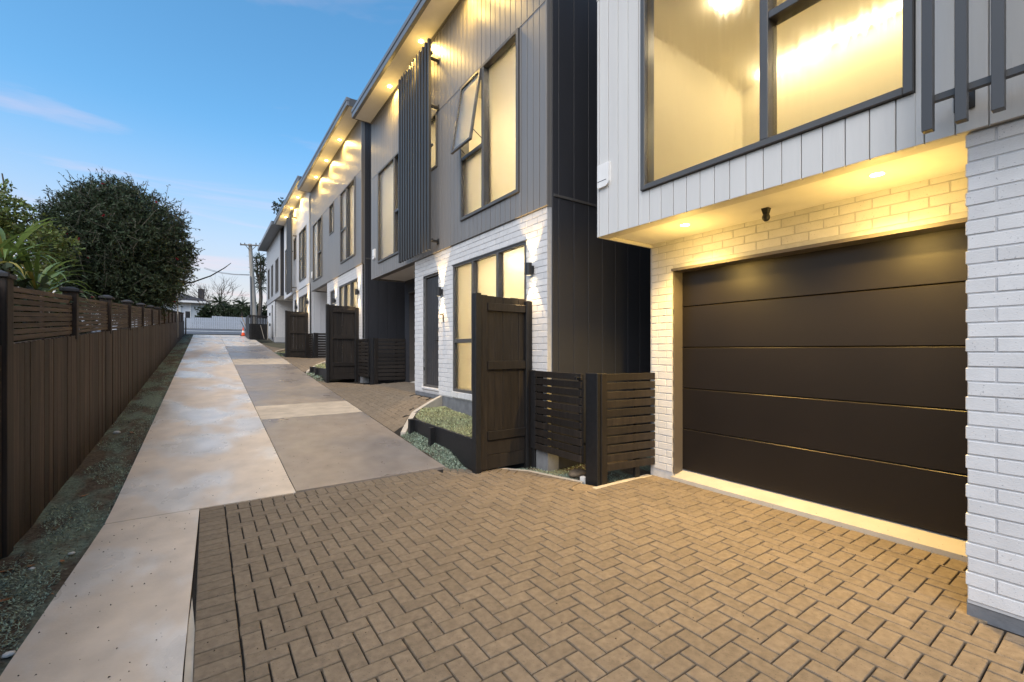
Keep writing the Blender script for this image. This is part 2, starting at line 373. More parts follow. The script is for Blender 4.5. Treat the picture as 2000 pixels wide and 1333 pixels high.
drive = structure('driveway', (0.8, 5.4, 0))
LE = lambda y: -0.82 + 0.07 * min(1, max(0, (y - 3.1) / 2.3)) if y < 5.4 else -0.75
solid_strip('concrete_slab', 'concrete_pale', LE, lambda y: -0.096 + 0.0145 * (y - 2.6) if y > 2.6 else -0.096, -3.0, 5.34, 0.5, parent=drive)
solid_strip('concrete_slab', 'concrete_pale', LE, lambda y: XS - 0.004, 5.35, 38.6, 0.5, parent=drive)
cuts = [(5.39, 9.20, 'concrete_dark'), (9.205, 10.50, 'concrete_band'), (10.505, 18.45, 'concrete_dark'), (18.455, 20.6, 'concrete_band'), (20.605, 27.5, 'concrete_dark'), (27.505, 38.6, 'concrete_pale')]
def REDGE(y): return XR + (0.0 if y < 31 else 0.02 * (y - 31) ** 2 * 0.12)
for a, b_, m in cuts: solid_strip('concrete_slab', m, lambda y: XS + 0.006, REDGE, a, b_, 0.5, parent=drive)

# verge of soil and green seed mulch along the boundary fence
FX = -1.30
def vz(x, y): return -0.045 + 0.03 * noise.noise(Vector((x * 3.1, y * 1.3, 0))) - 0.02 * (1 if x > -0.86 else 0)
verge = structure('verge', (-1.05, 5, 0))
o = solid_strip('soil_bed', 'soil', lambda y: FX - 0.25, lambda y: LE(y) + 0.012, -3, 38.6, 0.14, parent=verge, nx=8, th=0.2, cross=vz)
def tufts(name, m, n, place, size, parent, seed, up=1.0):
    rd = random.Random(seed); mbb = MB()
    for _ in range(n):
        p = place(rd)
        if p is None: continue
        x, y, z = p; s = size * rd.uniform(0.5, 1.4); a = rd.uniform(0, 6.28); t = rd.uniform(0.1, 1.0) * up
        dx, dy = math.cos(a) * s, math.sin(a) * s; w = s * rd.uniform(0.12, 0.3)
        mbb.v += [(x - dy / s * w, y + dx / s * w, z), (x + dy / s * w, y - dx / s * w, z), (x + dx, y + dy, z + s * t)]
        k = len(mbb.v); mbb.f.append((k - 3, k - 2, k - 1))
    return tag(mbb.build(name, m, parent, origin=(0, 0, 0)), kind='stuff')
def vplace(rd, lo=2.2, hi=38, bias=2.2, green=True):
    y = lo + (hi - lo) * rd.random() ** bias; x = rd.uniform(FX + 0.02, LE(y) - 0.01)
    g = noise.noise(Vector((x * 2.6, y * 1.1, 4.2)))
    if green and g < -0.12 + (0.25 if y < 6 else 0) * rd.random(): return None
    return x, y, zd(y) + vz(x, y) + 0.004
tufts('seed_mulch', 'mulch_grass', 48000, vplace, 0.02, verge, 1, 0.8)
tufts('bark_bits', 'mulch_brown', 9000, lambda rd: vplace(rd, green=False), 0.016, verge, 2, 0.5)

# ------------------------------------------------------------------ herringbone paving in front of the garage
CW = 0.1035
def clip_poly(poly, planes):
    for (nx_, ny_, c) in planes:                        # keep nx*x + ny*y <= c
        out = []
        for i in range(len(poly)):
            p, q = poly[i], poly[(i + 1) % len(poly)]; a = nx_ * p[0] + ny_ * p[1] - c; b_ = nx_ * q[0] + ny_ * q[1] - c
            if a <= 0: out.append(p)
            if a * b_ < 0: t = a / (a - b_); out.append((p[0] + (q[0] - p[0]) * t, p[1] + (q[1] - p[1]) * t))
        poly = out
        if len(poly) < 3: return None
    return poly
def hp(p, q):                                            # half-plane to the right of p->q
    dx, dy = q[0] - p[0], q[1] - p[1]; l = math.hypot(dx, dy); nx_, ny_ = -dy / l, dx / l
    return (nx_, ny_, nx_ * p[0] + ny_ * p[1])
EDGE = [(2.60, 5.38), (3.02, 5.16), (3.42, 4.62), (3.66, 3.86)]
EDGE_PL = [hp(EDGE[i], EDGE[i + 1]) for i in range(3)]
def inset(pl, d): return [(a, b_, c - d) for a, b_, c in pl]
def prism(poly, zf, th, b_=0.004):
    """a paver from a convex outline with a small chamfer round its top"""
    cx_ = sum(p[0] for p in poly) / len(poly); cy_ = sum(p[1] for p in poly) / len(poly); n = len(poly)
    def sh(p, d):
        l = math.hypot(p[0] - cx_, p[1] - cy_); k = max(0, 1 - d * 1.3 / max(l, 1e-4)); return (cx_ + (p[0] - cx_) * k, cy_ + (p[1] - cy_) * k)
    v = [(p[0], p[1], zf(*p) - th) for p in poly] + [(p[0], p[1], zf(*p) - b_) for p in poly] + [(*sh(p, b_), zf(*p)) for p in poly]
    f = [tuple(range(2 * n, 3 * n))]
    for i in range(n):
        j = (i + 1) % n; f += [(i, j, n + j, n + i), (n + i, n + j, 2 * n + j, 2 * n + i)]
    return v, f
def ccw(poly):
    a = sum(poly[i][0] * poly[(i + 1) % len(poly)][1] - poly[(i + 1) % len(poly)][0] * poly[i][1] for i in range(len(poly)))
    return poly if a > 0 else poly[::-1]
def herringbone(x0, x1, y0, y1, gx=0.0095, g=0.0088):
    ni, nj = int((x1 - x0) / CW) + 3, int((y1 - y0) / CW) + 3
    for i in range(-2, ni):
        for j in range(-2, nj):
            m4 = (i - j) % 4; x, y = x0 + i * CW, y0 + j * CW
            if m4 == 0: r = (x, x + 2 * CW, y, y + CW)
            elif m4 == 3: r = (x, x + CW, y, y + 2 * CW)
            else: continue
            yield [(r[0] + gx / 2, r[2] + g / 2), (r[1] - gx / 2, r[2] + g / 2), (r[1] - gx / 2, r[3] - g / 2), (r[0] + gx / 2, r[3] - g / 2)]
paving = structure('paved_forecourt', (2.2, 2.5, 0))
pieces = []                                             # (outline, full rectangle or None)
TX = 4.63                                               # front edge of the garage threshold
for q in herringbone(0.155, 4.43, -1.6, 5.17):
    cx_, cy_ = (q[0][0] + q[2][0]) / 2, (q[0][1] + q[2][1]) / 2
    if depth(cx_, cy_) < 1.5: continue
    pl = [(-1, 0, -0.155), (1, 0, 4.425), (0, 1, 5.165)]
    pl += inset(EDGE_PL, 0.205) if cx_ < 3.44 else [(0, 1, 3.40)]
    if cx_ > 3.44 and cy_ < 0.64:
        if cx_ > 3.72 or cy_ < -1.2: continue
        pl += [(1, 0, 3.70)]
    p = clip_poly(q, pl)
    if p is None: continue
    full = len(p) == 4 and all(abs(a[0] - b_[0]) + abs(a[1] - b_[1]) < 1e-6 for a, b_ in zip(p, q))
    ar = abs(sum(p[i][0] * p[(i + 1) % len(p)][1] - p[(i + 1) % len(p)][0] * p[i][1] for i in range(len(p)))) / 2
    if ar > 0.0012: pieces.append((p, full))
def row(x0, y0, x1, y1, wid, pitch, side, g=0.0095):
    l = math.hypot(x1 - x0, y1 - y0); ux, uy = (x1 - x0) / l, (y1 - y0) / l; nx_, ny_ = -uy * side, ux * side
    n = max(1, round(l / pitch)); st = l / n
    for k in range(n):
        a, b_ = k * st + g / 2, (k + 1) * st - g / 2
        pieces.append((ccw([(x0 + ux * a, y0 + uy * a), (x0 + ux * b_, y0 + uy * b_), (x0 + ux * b_ + nx_ * wid, y0 + uy * b_ + ny_ * wid), (x0 + ux * a + nx_ * wid, y0 + uy * a + ny_ * wid)]), False))
row(-0.052, 1.3, -0.052, 5.36, 0.2, 0.1145, -1)          # soldier course along the drive
row(0.155, 5.165, 2.48, 5.165, 0.2, 0.1035, 1)           # across the end of the concrete
row(4.43, 0.66, 4.43, 3.40, 0.2, 0.1035, -1)             # along the garage threshold
for i in range(3):
    a, b_ = EDGE[i], EDGE[i + 1]; row(a[0], a[1], b_[0], b_[1], 0.2, 0.105, -1)
row(3.48, 3.43, 4.43, 3.43, 0.15, 0.1035, 1)
def rank(p):
    cx_ = sum(a[0] for a in p) / len(p); cy_ = sum(a[1] for a in p) / len(p)
    return depth(cx_, cy_) + (0 if in_view(cx_, cy_, 0, 40) else 100)
pieces.sort(key=lambda t: rank(t[0]))
rd = random.Random(3); rest = MB(); rest_n = 0
FULL = {}
for k, (p, full) in enumerate(pieces):
    cx_ = sum(a[0] for a in p) / len(p); cy_ = sum(a[1] for a in p) / len(p); dz = rd.uniform(-0.0016, 0.0016)
    tx, ty = rd.gauss(0, 0.004), rd.gauss(0, 0.004)
    if k < 300:
        lp = [(a[0] - cx_, a[1] - cy_) for a in p]
        key = tuple((round(a[0], 3), round(a[1], 3)) for a in lp)
        if key not in FULL:
            v, f = prism(lp, lambda x, y: 0.0, 0.05, 0.0042); me = bpy.data.meshes.new('paver'); me.from_pydata(v, [], f); me.materials.append(MATS['paver']); FULL[key] = me
        reg(bpy.data.objects.new('paver', FULL[key]), (cx_, cy_, dz), paving, (ty, tx, rd.gauss(0, 0.003)))
    else:
        v, f = prism(p, lambda x, y: dz + tx * (x - cx_) + ty * (y - cy_), 0.05, 0.0042); rest.add(v, f)
tag(rest.build('paver_field', 'paver_far', paving, origin=(2, 3, 0)), kind='stuff')
mb = MB(); poly = [(-0.10, -3.0), (3.75, -3.0), (3.75, 3.62), (3.66, 3.86), (3.42, 4.62), (3.02, 5.16), (2.60, 5.37), (-0.10, 5.37)]
v, f = prism(poly, lambda x, y: -0.019, 0.2, 0.0); mb.add(v, f); mb.box(3.752, TX + 0.1, 0.3, 3.64, -0.2, -0.0185)
mb.build('sand_bed', 'joint_sand', paving, origin=(2, 2, -0.2))
# concrete haunching along the curved edge
mb = MB(); off = 0.07
for i in range(3):
    a, b_ = EDGE[i], EDGE[i + 1]; n = EDGE_PL[i]
    n2 = EDGE_PL[min(i + 1, 2)]; n0 = EDGE_PL[max(i - 1, 0)]
    a2 = (a[0] + (n[0] + n0[0]) / 2 * off, a[1] + (n[1] + n0[1]) / 2 * off); b2 = (b_[0] + (n[0] + n2[0]) / 2 * off, b_[1] + (n[1] + n2[1]) / 2 * off)
    v, f = prism(ccw([a, b_, b2, a2]), lambda x, y: -0.004, 0.08, 0.006); mb.add(v, f)
mb.box(3.64, 4.62, 3.585, 3.66, -0.08, -0.006, 0.005)
mb.build('concrete_haunch', 'kerb_concrete', paving)
mb = MB(); v, f = prism([(-0.095, -1.0), (-0.054, -1.0), (-0.054, 3.1), (-0.075, 3.5), (-0.088, 3.1)], lambda x, y: -0.012, 0.1, 0.004); mb.add(v, f); mb.build('mortar_fillet', 'kerb_concrete', paving)
mb = MB(); v, f = prism([(3.66, 0.60), (3.80, 0.50), (4.47, 0.60), (4.47, 0.69), (3.9, 0.72), (3.74, 0.70)], lambda x, y: -0.006, 0.1, 0.002); mb.add(v, f); mb.build('mortar_fillet', 'mortar_sand', paving)
mb = MB(); v, f = prism([(3.40, 3.38), (4.66, 3.38), (4.66, 3.60), (3.74, 3.60), (3.64, 3.88), (3.44, 4.3)], lambda x, y: -0.0105, 0.1, 0.0); mb.add(v, f); mb.build('mortar_fillet', 'mortar_sand', paving)

# ------------------------------------------------------------------ the townhouses
F, G = 3.72, 4.64                                        # facade plane, garage-wall plane
CH = 0.0865                                              # brick course
def panel(mbb, axis, c0, c1, u0, u1, z0, z1, holes):
    """wall sheet from c0 (outside) to c1 with openings; axis 'x': faces -X, u is Y; axis 'y': faces -Y, u is X"""
    us = sorted({u0, u1, *[h for q in holes for h in q[:2] if u0 < h < u1]}); zs = sorted({z0, z1, *[h for q in holes for h in q[2:4] if z0 < h < z1]})
    def solid(i, j):
        if not (0 <= i < len(us) - 1 and 0 <= j < len(zs) - 1): return False
        u, z = (us[i] + us[i + 1]) / 2, (zs[j] + zs[j + 1]) / 2
        return not any(h[0] < u < h[1] and h[2] < z < h[3] for h in holes)
    P = (lambda c, u, z: (c, u, z)) if axis == 'x' else (lambda c, u, z: (u, c, z))
    for i in range(len(us) - 1):
        for j in range(len(zs) - 1):
            if not solid(i, j): continue
            a, b_, c, d = us[i], us[i + 1], zs[j], zs[j + 1]
            mbb.quad(P(c0, a, c), P(c0, a, d), P(c0, b_, d), P(c0, b_, c)); mbb.quad(P(c1, a, c), P(c1, b_, c), P(c1, b_, d), P(c1, a, d))
            if not solid(i - 1, j): mbb.quad(P(c0, a, c), P(c1, a, c), P(c1, a, d), P(c0, a, d))
            if not solid(i + 1, j): mbb.quad(P(c0, b_, c), P(c0, b_, d), P(c1, b_, d), P(c1, b_, c))
            if not solid(i, j - 1): mbb.quad(P(c0, a, c), P(c0, b_, c), P(c1, b_, c), P(c1, a, c))
            if not solid(i, j + 1): mbb.quad(P(c0, a, d), P(c1, a, d), P(c1, b_, d), P(c0, b_, d))
    return mbb
def spans(u0, u1, z0, z1, holes):
    out = [(u0, u1)]
    for h in holes:
        if min(z1, h[3]) - max(z0, h[2]) < 0.35 * (z1 - z0): continue
        nxt = []
        for a, b_ in out:
            if h[1] <= a or h[0] >= b_: nxt.append((a, b_)); continue
            if h[0] > a: nxt.append((a, h[0]))
            if h[1] < b_: nxt.append((h[1], b_))
        out = nxt
    return out
def brick_list(axis, c, u0, u1, z0, n, holes, depth_=0.07, flip=False, phase=0.0):
    """(x0,x1,y0,y1,z0,z1) of every brick of a running-bond wall"""
    L_, j = 0.24, 0.010; res = []
    for k in range(n):
        za, zb = z0 + k * CH, z0 + (k + 1) * CH - j; off = phase + (L_ / 2 if k % 2 else 0)
        for a, b_ in spans(u0, u1, za, zb, holes):
            m = math.floor((a - u1 - off) / L_) - 1
            u = u1 + off + m * L_
            while u < b_:
                p, q = max(a, u), min(b_, u + L_ - j)
                if q - p > 0.035: res.append((c, c + depth_, p, q, za, zb) if axis == 'x' else (p, q, c, c + depth_, za, zb))
                u += L_
    return res
def put_pieces(name, rects, m, parent, limit, b_, stuff_name, jitter=0.0015):
    rects.sort(key=lambda r: depth((r[0] + r[1]) / 2, (r[2] + r[3]) / 2) + (0 if in_view((r[0] + r[1]) / 2, (r[2] + r[3]) / 2, (r[4] + r[5]) / 2, 40) else 100))
    rr = random.Random(len(rects)); rest = MB()
    for k, r in enumerate(rects):
        d = rr.uniform(-jitter, jitter)
        r = (r[0] + d, r[1] + d, r[2], r[3], r[4], r[5])
        if k < limit: box(name, *r, m, parent, b_)
        else: rest.box(*r, b_ if limit else 0)
    if rest.v: tag(rest.build(stuff_name, m, parent), kind='stuff')
def board_list(axis, c0, c1, u0, u1, z0, z1, holes, pitch, g=0.005, phase=0.0):
    res = []; n = int((u1 - u0) / pitch) + 2
    cuts_ = [u0] + [u0 + phase + i * pitch for i in range(n + 1) if u0 + 0.02 < u0 + phase + i * pitch < u1 - 0.02] + [u1]
    for a, b_ in zip(cuts_, cuts_[1:]):
        # split in u by openings, then in z
        brk = sorted({a, b_, *[h for q in holes for h in q[:2] if a < h < b_]})
        for p, q in zip(brk, brk[1:]):
            if q - p < 0.012: continue
            mid = (p + q) / 2; zz = [(z0, z1)]
            for h in holes:
                if not h[0] < mid < h[1]: continue
                nn = []
                for s_, t_ in zz:
                    if h[3] <= s_ or h[2] >= t_: nn.append((s_, t_)); continue
                    if h[2] > s_: nn.append((s_, h[2]))
                    if h[3] < t_: nn.append((h[3], t_))
                zz = nn
            for s_, t_ in zz:
                if t_ - s_ > 0.02:
                    pa, qa = p + (g / 2 if p == a else 0), q - (g / 2 if q == b_ else 0)
                    res.append((c0, c1, pa, qa, s_, t_) if axis == 'x' else (pa, qa, c0, c1, s_, t_))
    return res
def ring(mbb, x0, x1, ya, yb, za, zb, w):
    mbb.box(x0, x1, ya, ya + w, za, zb, 0.004); mbb.box(x0, x1, yb - w, yb, za, zb, 0.004)
    mbb.box(x0 + 0.001, x1 - 0.001, ya + w, yb - w, za, za + w, 0.004); mbb.box(x0 + 0.001, x1 - 0.001, ya + w, yb - w, zb - w, zb, 0.004)
    return mbb
def pane(ya, yb, za, zb, x, fr, m): return box('pane', x, x + 0.008, ya, yb, za, zb, m, fr)
def room(root, ya, yb, za, zb, dep, lamps, m='room_wall'):
    mbb = MB(); x0, x1 = F + 0.128, F + dep
    mbb.quad((x1, ya, za), (x1, yb, za), (x1, yb, zb), (x1, ya, zb)); mbb.quad((x0, ya, za), (x1, ya, za), (x1, ya, zb), (x0, ya, zb))
    mbb.quad((x0, yb, za), (x0, yb, zb), (x1, yb, zb), (x1, yb, za)); mbb.quad((x0, ya, za), (x0, yb, za), (x1, yb, za), (x1, ya, za)); mbb.quad((x0, ya, zb), (x1, ya, zb), (x1, yb, zb), (x0, yb, zb))
    r = mbb.build('room', m, root)
    for (x, y, sx, sy, gm) in lamps:
        box('room_light', x - sx / 2, x + sx / 2, y - sy / 2, y + sy / 2, zb - 0.045, zb - 0.012, gm, r, 0.004)
    return r
def top_window(root, ya, yb, za, zb, mull, tz, tside, gm, open_sash=False):
    """tall upper window: fixed light set deep on the near side, awning sash flush on the far side"""
    w = 0.052; f = MB(); ring(f, F - 0.062, F + 0.10, ya, yb, za, zb, w)
    f.box(F - 0.060, F + 0.10, mull - 0.032, mull + 0.032, za + w, zb - w, 0.004)
    # the light with the transom
    a, b_ = (mull + 0.032, yb - w) if tside > 0 else (ya + w, mull - 0.032)
    f.box(F - 0.05, F + 0.095, a, b_, tz - 0.03, tz + 0.03, 0.004)
    fr = f.build('window', 'frame_metal', root)
    e, g = (ya + w, mull - 0.032) if tside > 0 else (mull + 0.032, yb - w)
    pane(e, g, za + w, zb - w, F + 0.045 if tside > 0 else F - 0.015, fr, gm)
    pane(a, b_, za + w, tz - 0.03, F - 0.005 if tside > 0 else F + 0.03, fr, gm)
    if not open_sash: pane(a, b_, tz + 0.03, zb - w, F - 0.005 if tside > 0 else F + 0.03, fr, gm)
    else:
        ang = R(9); h = zb - w - tz - 0.02; s = MB(); ring(s, -0.03, 0.012, -(b_ - a) / 2, (b_ - a) / 2, -h, 0, 0.042)
        sash = s.build('sash', 'frame_metal', fr, origin=(0, 0, 0)); sash.location = Vector((F - 0.05, (a + b_) / 2, zb - w)) - WL[fr.name]; sash.rotation_euler = (0, ang, 0)
        WL[sash.name] = Vector((F - 0.05, (a + b_) / 2, zb - w))
        pp = bpy.data.objects.new('pane', box_mesh(0.008, b_ - a - 0.08, h - 0.08, 0, gm)); C.objects.link(pp)
        pp.parent = fr; pp.location = sash.location + Matrix.Rotation(ang, 3, 'Y') @ Vector((-0.006, 0, -h / 2)); pp.rotation_euler = (0, ang, 0)
        for yy in (a + 0.03, b_ - 0.03):
            p0 = Vector((F, yy, tz + 0.10)); p1 = Vector((F - 0.05 - math.sin(ang) * (h - 0.2), yy, zb - w - math.cos(ang) * (h - 0.2)))
            MB().tube([p0, p1], 0.007, 6).build('stay', 'black_metal', fr)
    return fr
def low_window(root, ya, yb, za, zb, m1, m2, tz, gm):
    w = 0.05; f = MB(); ring(f, F + 0.0, F + 0.10, ya, yb, za, zb, w)
    for m in (m1, m2): f.box(F - 0.015, F + 0.10, m - 0.03, m + 0.03, za + w, zb - w, 0.004)
    f.box(F + 0.004, F + 0.095, m2 + 0.03, yb - w, tz - 0.035, tz + 0.035, 0.004)
    fr = f.build('window', 'frame_metal', root)
    pane(ya + w, m1 - 0.03, za + w, zb - w, F + 0.07, fr, gm); pane(m1 + 0.03, m2 - 0.03, za + w, zb - w, F + 0.07, fr, gm)
    pane(m2 + 0.03, yb - w, za + w, tz - 0.035, F + 0.05, fr, gm); pane(m2 + 0.03, yb - w, tz + 0.035, zb - w, F + 0.05, fr, gm)
    return fr
def downlight(x, y, z, label, group, energy, spread=R(130), lit=True):
    t = thing('downlight', (x, y, z), label, 'downlight', group)
    mbb = MB(); n = 20
    for k in range(n):
        a, b_ = 2 * math.pi * k / n, 2 * math.pi * (k + 1) / n
        mbb.quad((x + 0.058 * math.cos(a), y + 0.058 * math.sin(a), z - 0.001), (x + 0.058 * math.cos(b_), y + 0.058 * math.sin(b_), z - 0.001), (x + 0.045 * math.cos(b_), y + 0.045 * math.sin(b_), z - 0.008), (x + 0.045 * math.cos(a), y + 0.045 * math.sin(a), z - 0.008))
    mbb.build('trim_ring', 'white_paint', t, origin=(x, y, z))
    d = MB(); d.tube([(x, y, z - 0.001), (x, y, z - 0.006)], 0.045, n); d.build('lens', 'lamp_glow' if lit else 'white_paint', t, origin=(x, y, z))
    if lit:
        l = lamp('lamp', 'POINT', None, None, energy * (0.065 if z > 5 else 0.045), WARM, 0.1); C.objects.link(l); l.parent = t; l.location = (0, 0, -0.5 if z > 5 else -0.4)  # added point light, hung well below the lens to brighten the soffit evenly
        l = lamp('lamp', 'SPOT', None, None, energy, WARM, 0.04, spread, 0.7); C.objects.link(l); l.parent = t; l.location = (0, 0, -0.02)
    return t
def wall_light(y, z, label, group, energy):
    x = F - 0.075; t = thing('wall_light', (F, y, z), label, 'wall light', group)
    mbb = MB(); mbb.tube([(x, y, z - 0.085), (x, y, z + 0.085)], 0.045, 20, cap=False)
    for s in (-1, 1):
        for k in range(20):
            a, b_ = 2 * math.pi * k / 20, 2 * math.pi * (k + 1) / 20; zz = z + s * 0.085; zi = z + s * 0.07
            mbb.quad((x + 0.045 * math.cos(a), y + 0.045 * math.sin(a), zz), (x + 0.045 * math.cos(b_), y + 0.045 * math.sin(b_), zz), (x + 0.037 * math.cos(b_), y + 0.037 * math.sin(b_), zz), (x + 0.037 * math.cos(a), y + 0.037 * math.sin(a), zz))
    mbb.build('body', 'black_metal', t, origin=(x, y, z))
    box('wall_plate', x + 0.03, F - 0.001, y - 0.03, y + 0.03, z - 0.05, z + 0.05, 'black_metal', t, 0.003)
    for s in (1, -1):
        zz = z + s * 0.066; d = MB(); d.tube([(x, y, zz - 0.003), (x, y, zz + 0.003)], 0.036, 16); d.build('lens', 'lamp_glow', t, origin=(x, y, zz))
        l = lamp('lamp', 'SPOT', None, None, energy, (1.0, 0.66, 0.28), 0.012, R(62), 0.35); C.objects.link(l); l.parent = t
        l.location = (x - F, 0, s * 0.075); l.rotation_euler = (R(180), 0, 0) if s > 0 else (0, 0, 0)
    return t
def sensor(x, y, z, label):
    t = thing('security_sensor', (x, y, z), label, 'sensor', 'sensors under the garage overhangs')
    m = MB(); m.add([(x - 0.032, y - 0.032, z - 0.002), (x + 0.032, y - 0.032, z - 0.002), (x + 0.032, y + 0.032, z - 0.002), (x - 0.032, y + 0.032, z - 0.002), (x - 0.02, y - 0.02, z - 0.06), (x + 0.02, y - 0.02, z - 0.06), (x + 0.02, y + 0.02, z - 0.06), (x - 0.02, y + 0.02, z - 0.06)], [(0, 1, 2, 3), (0, 4, 5, 1), (1, 5, 6, 2), (2, 6, 7, 3), (3, 7, 4, 0)])
    m.build('mount', 'black_metal', t, origin=(x, y, z))
    h = MB(); n = 12
    pts = [(x, y, z - 0.05 - 0.075 * i / 8) for i in range(9)]; h.tube(pts, [0.018] + [0.034 * math.sqrt(max(0.03, 1 - ((i - 4) / 4.4) ** 2)) for i in range(1, 9)], n); h.build('head', 'black_metal', t, origin=(x, y, z - 0.1), smooth=True)
def meter_box(y, z, label):
    t = thing('meter_box', (F - 0.03, y, z), label, 'meter box', 'meter boxes on the facades')
    w, h, x0, x1 = 0.17, 0.26, F - 0.062, F - 0.033; m = MB(); out = []
    out = [(y + w / 2, z + h / 2), (y - w / 2, z + h / 2)]
    for k in range(7): a = math.pi / 2 * k / 6; out.append((y - w / 2 + 0.06 - 0.06 * math.cos(a), z - h / 2 + 0.06 - 0.06 * math.sin(a)))
    for k in range(4): a = math.pi / 2 * k / 3; out.append((y + w / 2 - 0.015 + 0.015 * math.sin(a), z - h / 2 + 0.015 - 0.015 * math.cos(a)))
    n = len(out); m.v = [(x0, *p) for p in out] + [(x1, *p) for p in out]; m.f = [tuple(range(n))] + [(i, n + i, n + (i + 1) % n, (i + 1) % n) for i in range(n)]
    m.build('cover', 'white_paint', t); box('slot', x0 - 0.002, x0 + 0.004, y - 0.05, y + 0.08, z - 0.062, z - 0.056, 'black_metal', t)
    m = MB(); m.v = [(x1, y + (p[0] - y) * 1.08, z + (p[1] - z) * 1.06 - 0.004) for p in out] + [(F - 0.0295, y + (p[0] - y) * 1.08, z + (p[1] - z) * 1.06 - 0.004) for p in out]; m.f = [tuple(range(n))] + [(i, n + i, n + (i + 1) % n, (i + 1) % n) for i in range(n)]
    m.build('back_plate', 'white_paint', t)

def house(tag_, label, dy, dz, board, side, detail, screen, lwin=(9.33, 11.46, 10.24), open_sash=False, gm='frosted_glass', full=True, garage_lit=False, led=False):
    y0, y1, yb = 4.57 + dy, 12.10 + dy, 9.107 + dy
    zb, zs, zf, ztop = 3.48 + dz, 7.74 + dz, 0.71 + dz, 7.78 + dz
    root = thing('townhouse', (F, (y0 + y1) / 2, zf), label, 'house', 'row of townhouses')
    big = (5.16 + dy, 6.92 + dy, 3.83 + dz, 6.18 + dz); small = (7.90 + dy, 8.56 + dy, 5.13 + dz, 6.20 + dz); left = (lwin[0] + dy, lwin[1] + dy, 3.82 + dz, 6.18 + dz)
    door = (7.92 + dy, 8.66 + dy, zf + 0.10, 3.10 + dz); low = (5.04 + dy, 7.30 + dy, zf + CH + 0.02, zf + 28 * CH - 0.01)
    uh = [big, small, left]; lh = [door, low]
    # upper wall backing and boards
    gv = 0.006 if dz < 0 else 0.013
    panel(MB(), 'x', F - 0.007, F + 0.125, y0, y1, zb, ztop, uh).build('wall', board, root)
    ha = board_list('x', F - 0.030, F - 0.008, y0 - 0.012, y1, zb, 6.185 + dz, [(h[0] - 0.004, h[1] + 0.004, h[2] - 0.004, h[3] + 0.03) for h in uh], 0.139, gv)
    ha += board_list('x', F - 0.030, F - 0.008, y0 - 0.012, y1, 6.205 + dz, zs - 0.03, [], 0.139, gv)
    put_pieces('cladding_board', ha, board, root, 300 if detail else 0, 0.0025, 'cladding', 0.0006)
    box('corner_trim', F - 0.036, F + 0.0, y0 - 0.030, y0 - 0.013, zb, zs - 0.03, board, root, 0.002)
    box('flashing', F - 0.034, F - 0.031 + 0.003, y0 - 0.012, y1, 6.188 + dz, 6.202 + dz, board, root)
    # ground-floor brick
    panel(MB(), 'x', F + 0.0055, F + 0.127, y0, yb - 0.008, zf - 0.02, zb - 0.004, lh).build('mortar_bed', 'mortar', root)
    nb = 32
    if full: bl = brick_list('x', F, y0, yb, zf, nb, lh)
    else: bl = brick_list('x', F, yb - 2.6, yb, zf, nb, [])
    bl += [(F + 0.075, G, yb - 0.07, yb, r[4], r[5]) for r in [(0, 0, 0, 0, zf + k * CH, zf + (k + 1) * CH - 0.01) for k in range(nb)]]
    put_pieces('brick', bl, 'white_brick', root, 300 if detail else 0, 0.003, 'brick_courses')
    if full or True:
        box('plinth', F + 0.012, F + 0.2, y0, yb - 0.004, zf - 1.1 if dz < 0.5 else zf - 0.7, zf - 0.004, 'plinth', root)
    # sill bricks under the wide window
    sb = []; k = low[0]
    while k < low[1] - 0.03: sb.append((F - 0.022, F + 0.02, k, min(k + 0.075, low[1]), zf + 0.002, zf + CH + 0.016)); k += 0.085
    if full: put_pieces('sill_brick', sb, 'white_brick', root, 40 if detail else 0, 0.003, 'sill_bricks')
    # hull: side, rear and far walls, floors
    hull = MB(); zbase = zf - 0.75
    hull.box(F + 0.13, 12.6, y0 + 0.001, y0 + 0.12, zbase, ztop); hull.box(F + 0.13, 12.6, y1 - 0.12, y1 - 0.001, zb + 0.075, ztop); hull.box(G + 0.245, 12.6, y1 - 0.12, y1 - 0.002, zbase, zb + 0.0745); hull.box(12.601, 12.72, y0, y1, zbase, ztop)
    hull.build('hull', side, root)
    sbd = board_list('y', y0 - 0.022, y0 - 0.001, F + 0.073, 12.7, zf - 0.45, zs - 0.02, [], 0.276, 0.006, 0.107)
    put_pieces('side_board', sbd, side, root, 60 if detail else 0, 0.0025, 'side_cladding', 0.0)
    if side == 'dark_board': box('side_flashing', F + 0.09, 4.9, y0 - 0.034, y0 - 0.023, 3.62 + dz, 3.655 + dz, 'frame_metal', root, 0.002)
    # overhang soffit and garage recess
    box('overhang_soffit', F - 0.006, G + 0.1, yb - 0.06, y1 - 0.0285, zb + 0.041, zb + 0.07, 'white_paint', root)
    box('overhang_trim', F - 0.028, G + 0.1, y1 - 0.028, y1, zb - 0.002, zb + 0.04, board, root, 0.002)
    gz = zf - 0.61 + 0.04 + 0.57; op = (9.20 + dy, 11.78 + dy, zbase, 3.16 + dz)
    gw = 'white_brick' if garage_lit else 'dark_board'
    panel(MB(), 'x', G + 0.0055, G + 0.24, yb - 0.05, y1, zbase, zb + 0.05, [op]).build('garage_wall', 'mortar' if garage_lit else 'dark_board', root)
    if garage_lit:
        gb = brick_list('x', G, yb, y1 - 0.02, zf + 0.0, nb + 1, [op], phase=0.03); put_pieces('garage_brick', gb, 'white_brick', root, 250, 0.003, 'garage_bricks')
        cb = [(G + 0.08, G + 1.2, y1 - 0.02, y1 + 0.05, r[4], r[5]) for r in gb[:0]]
    tr = MB(); d = G + 0.19
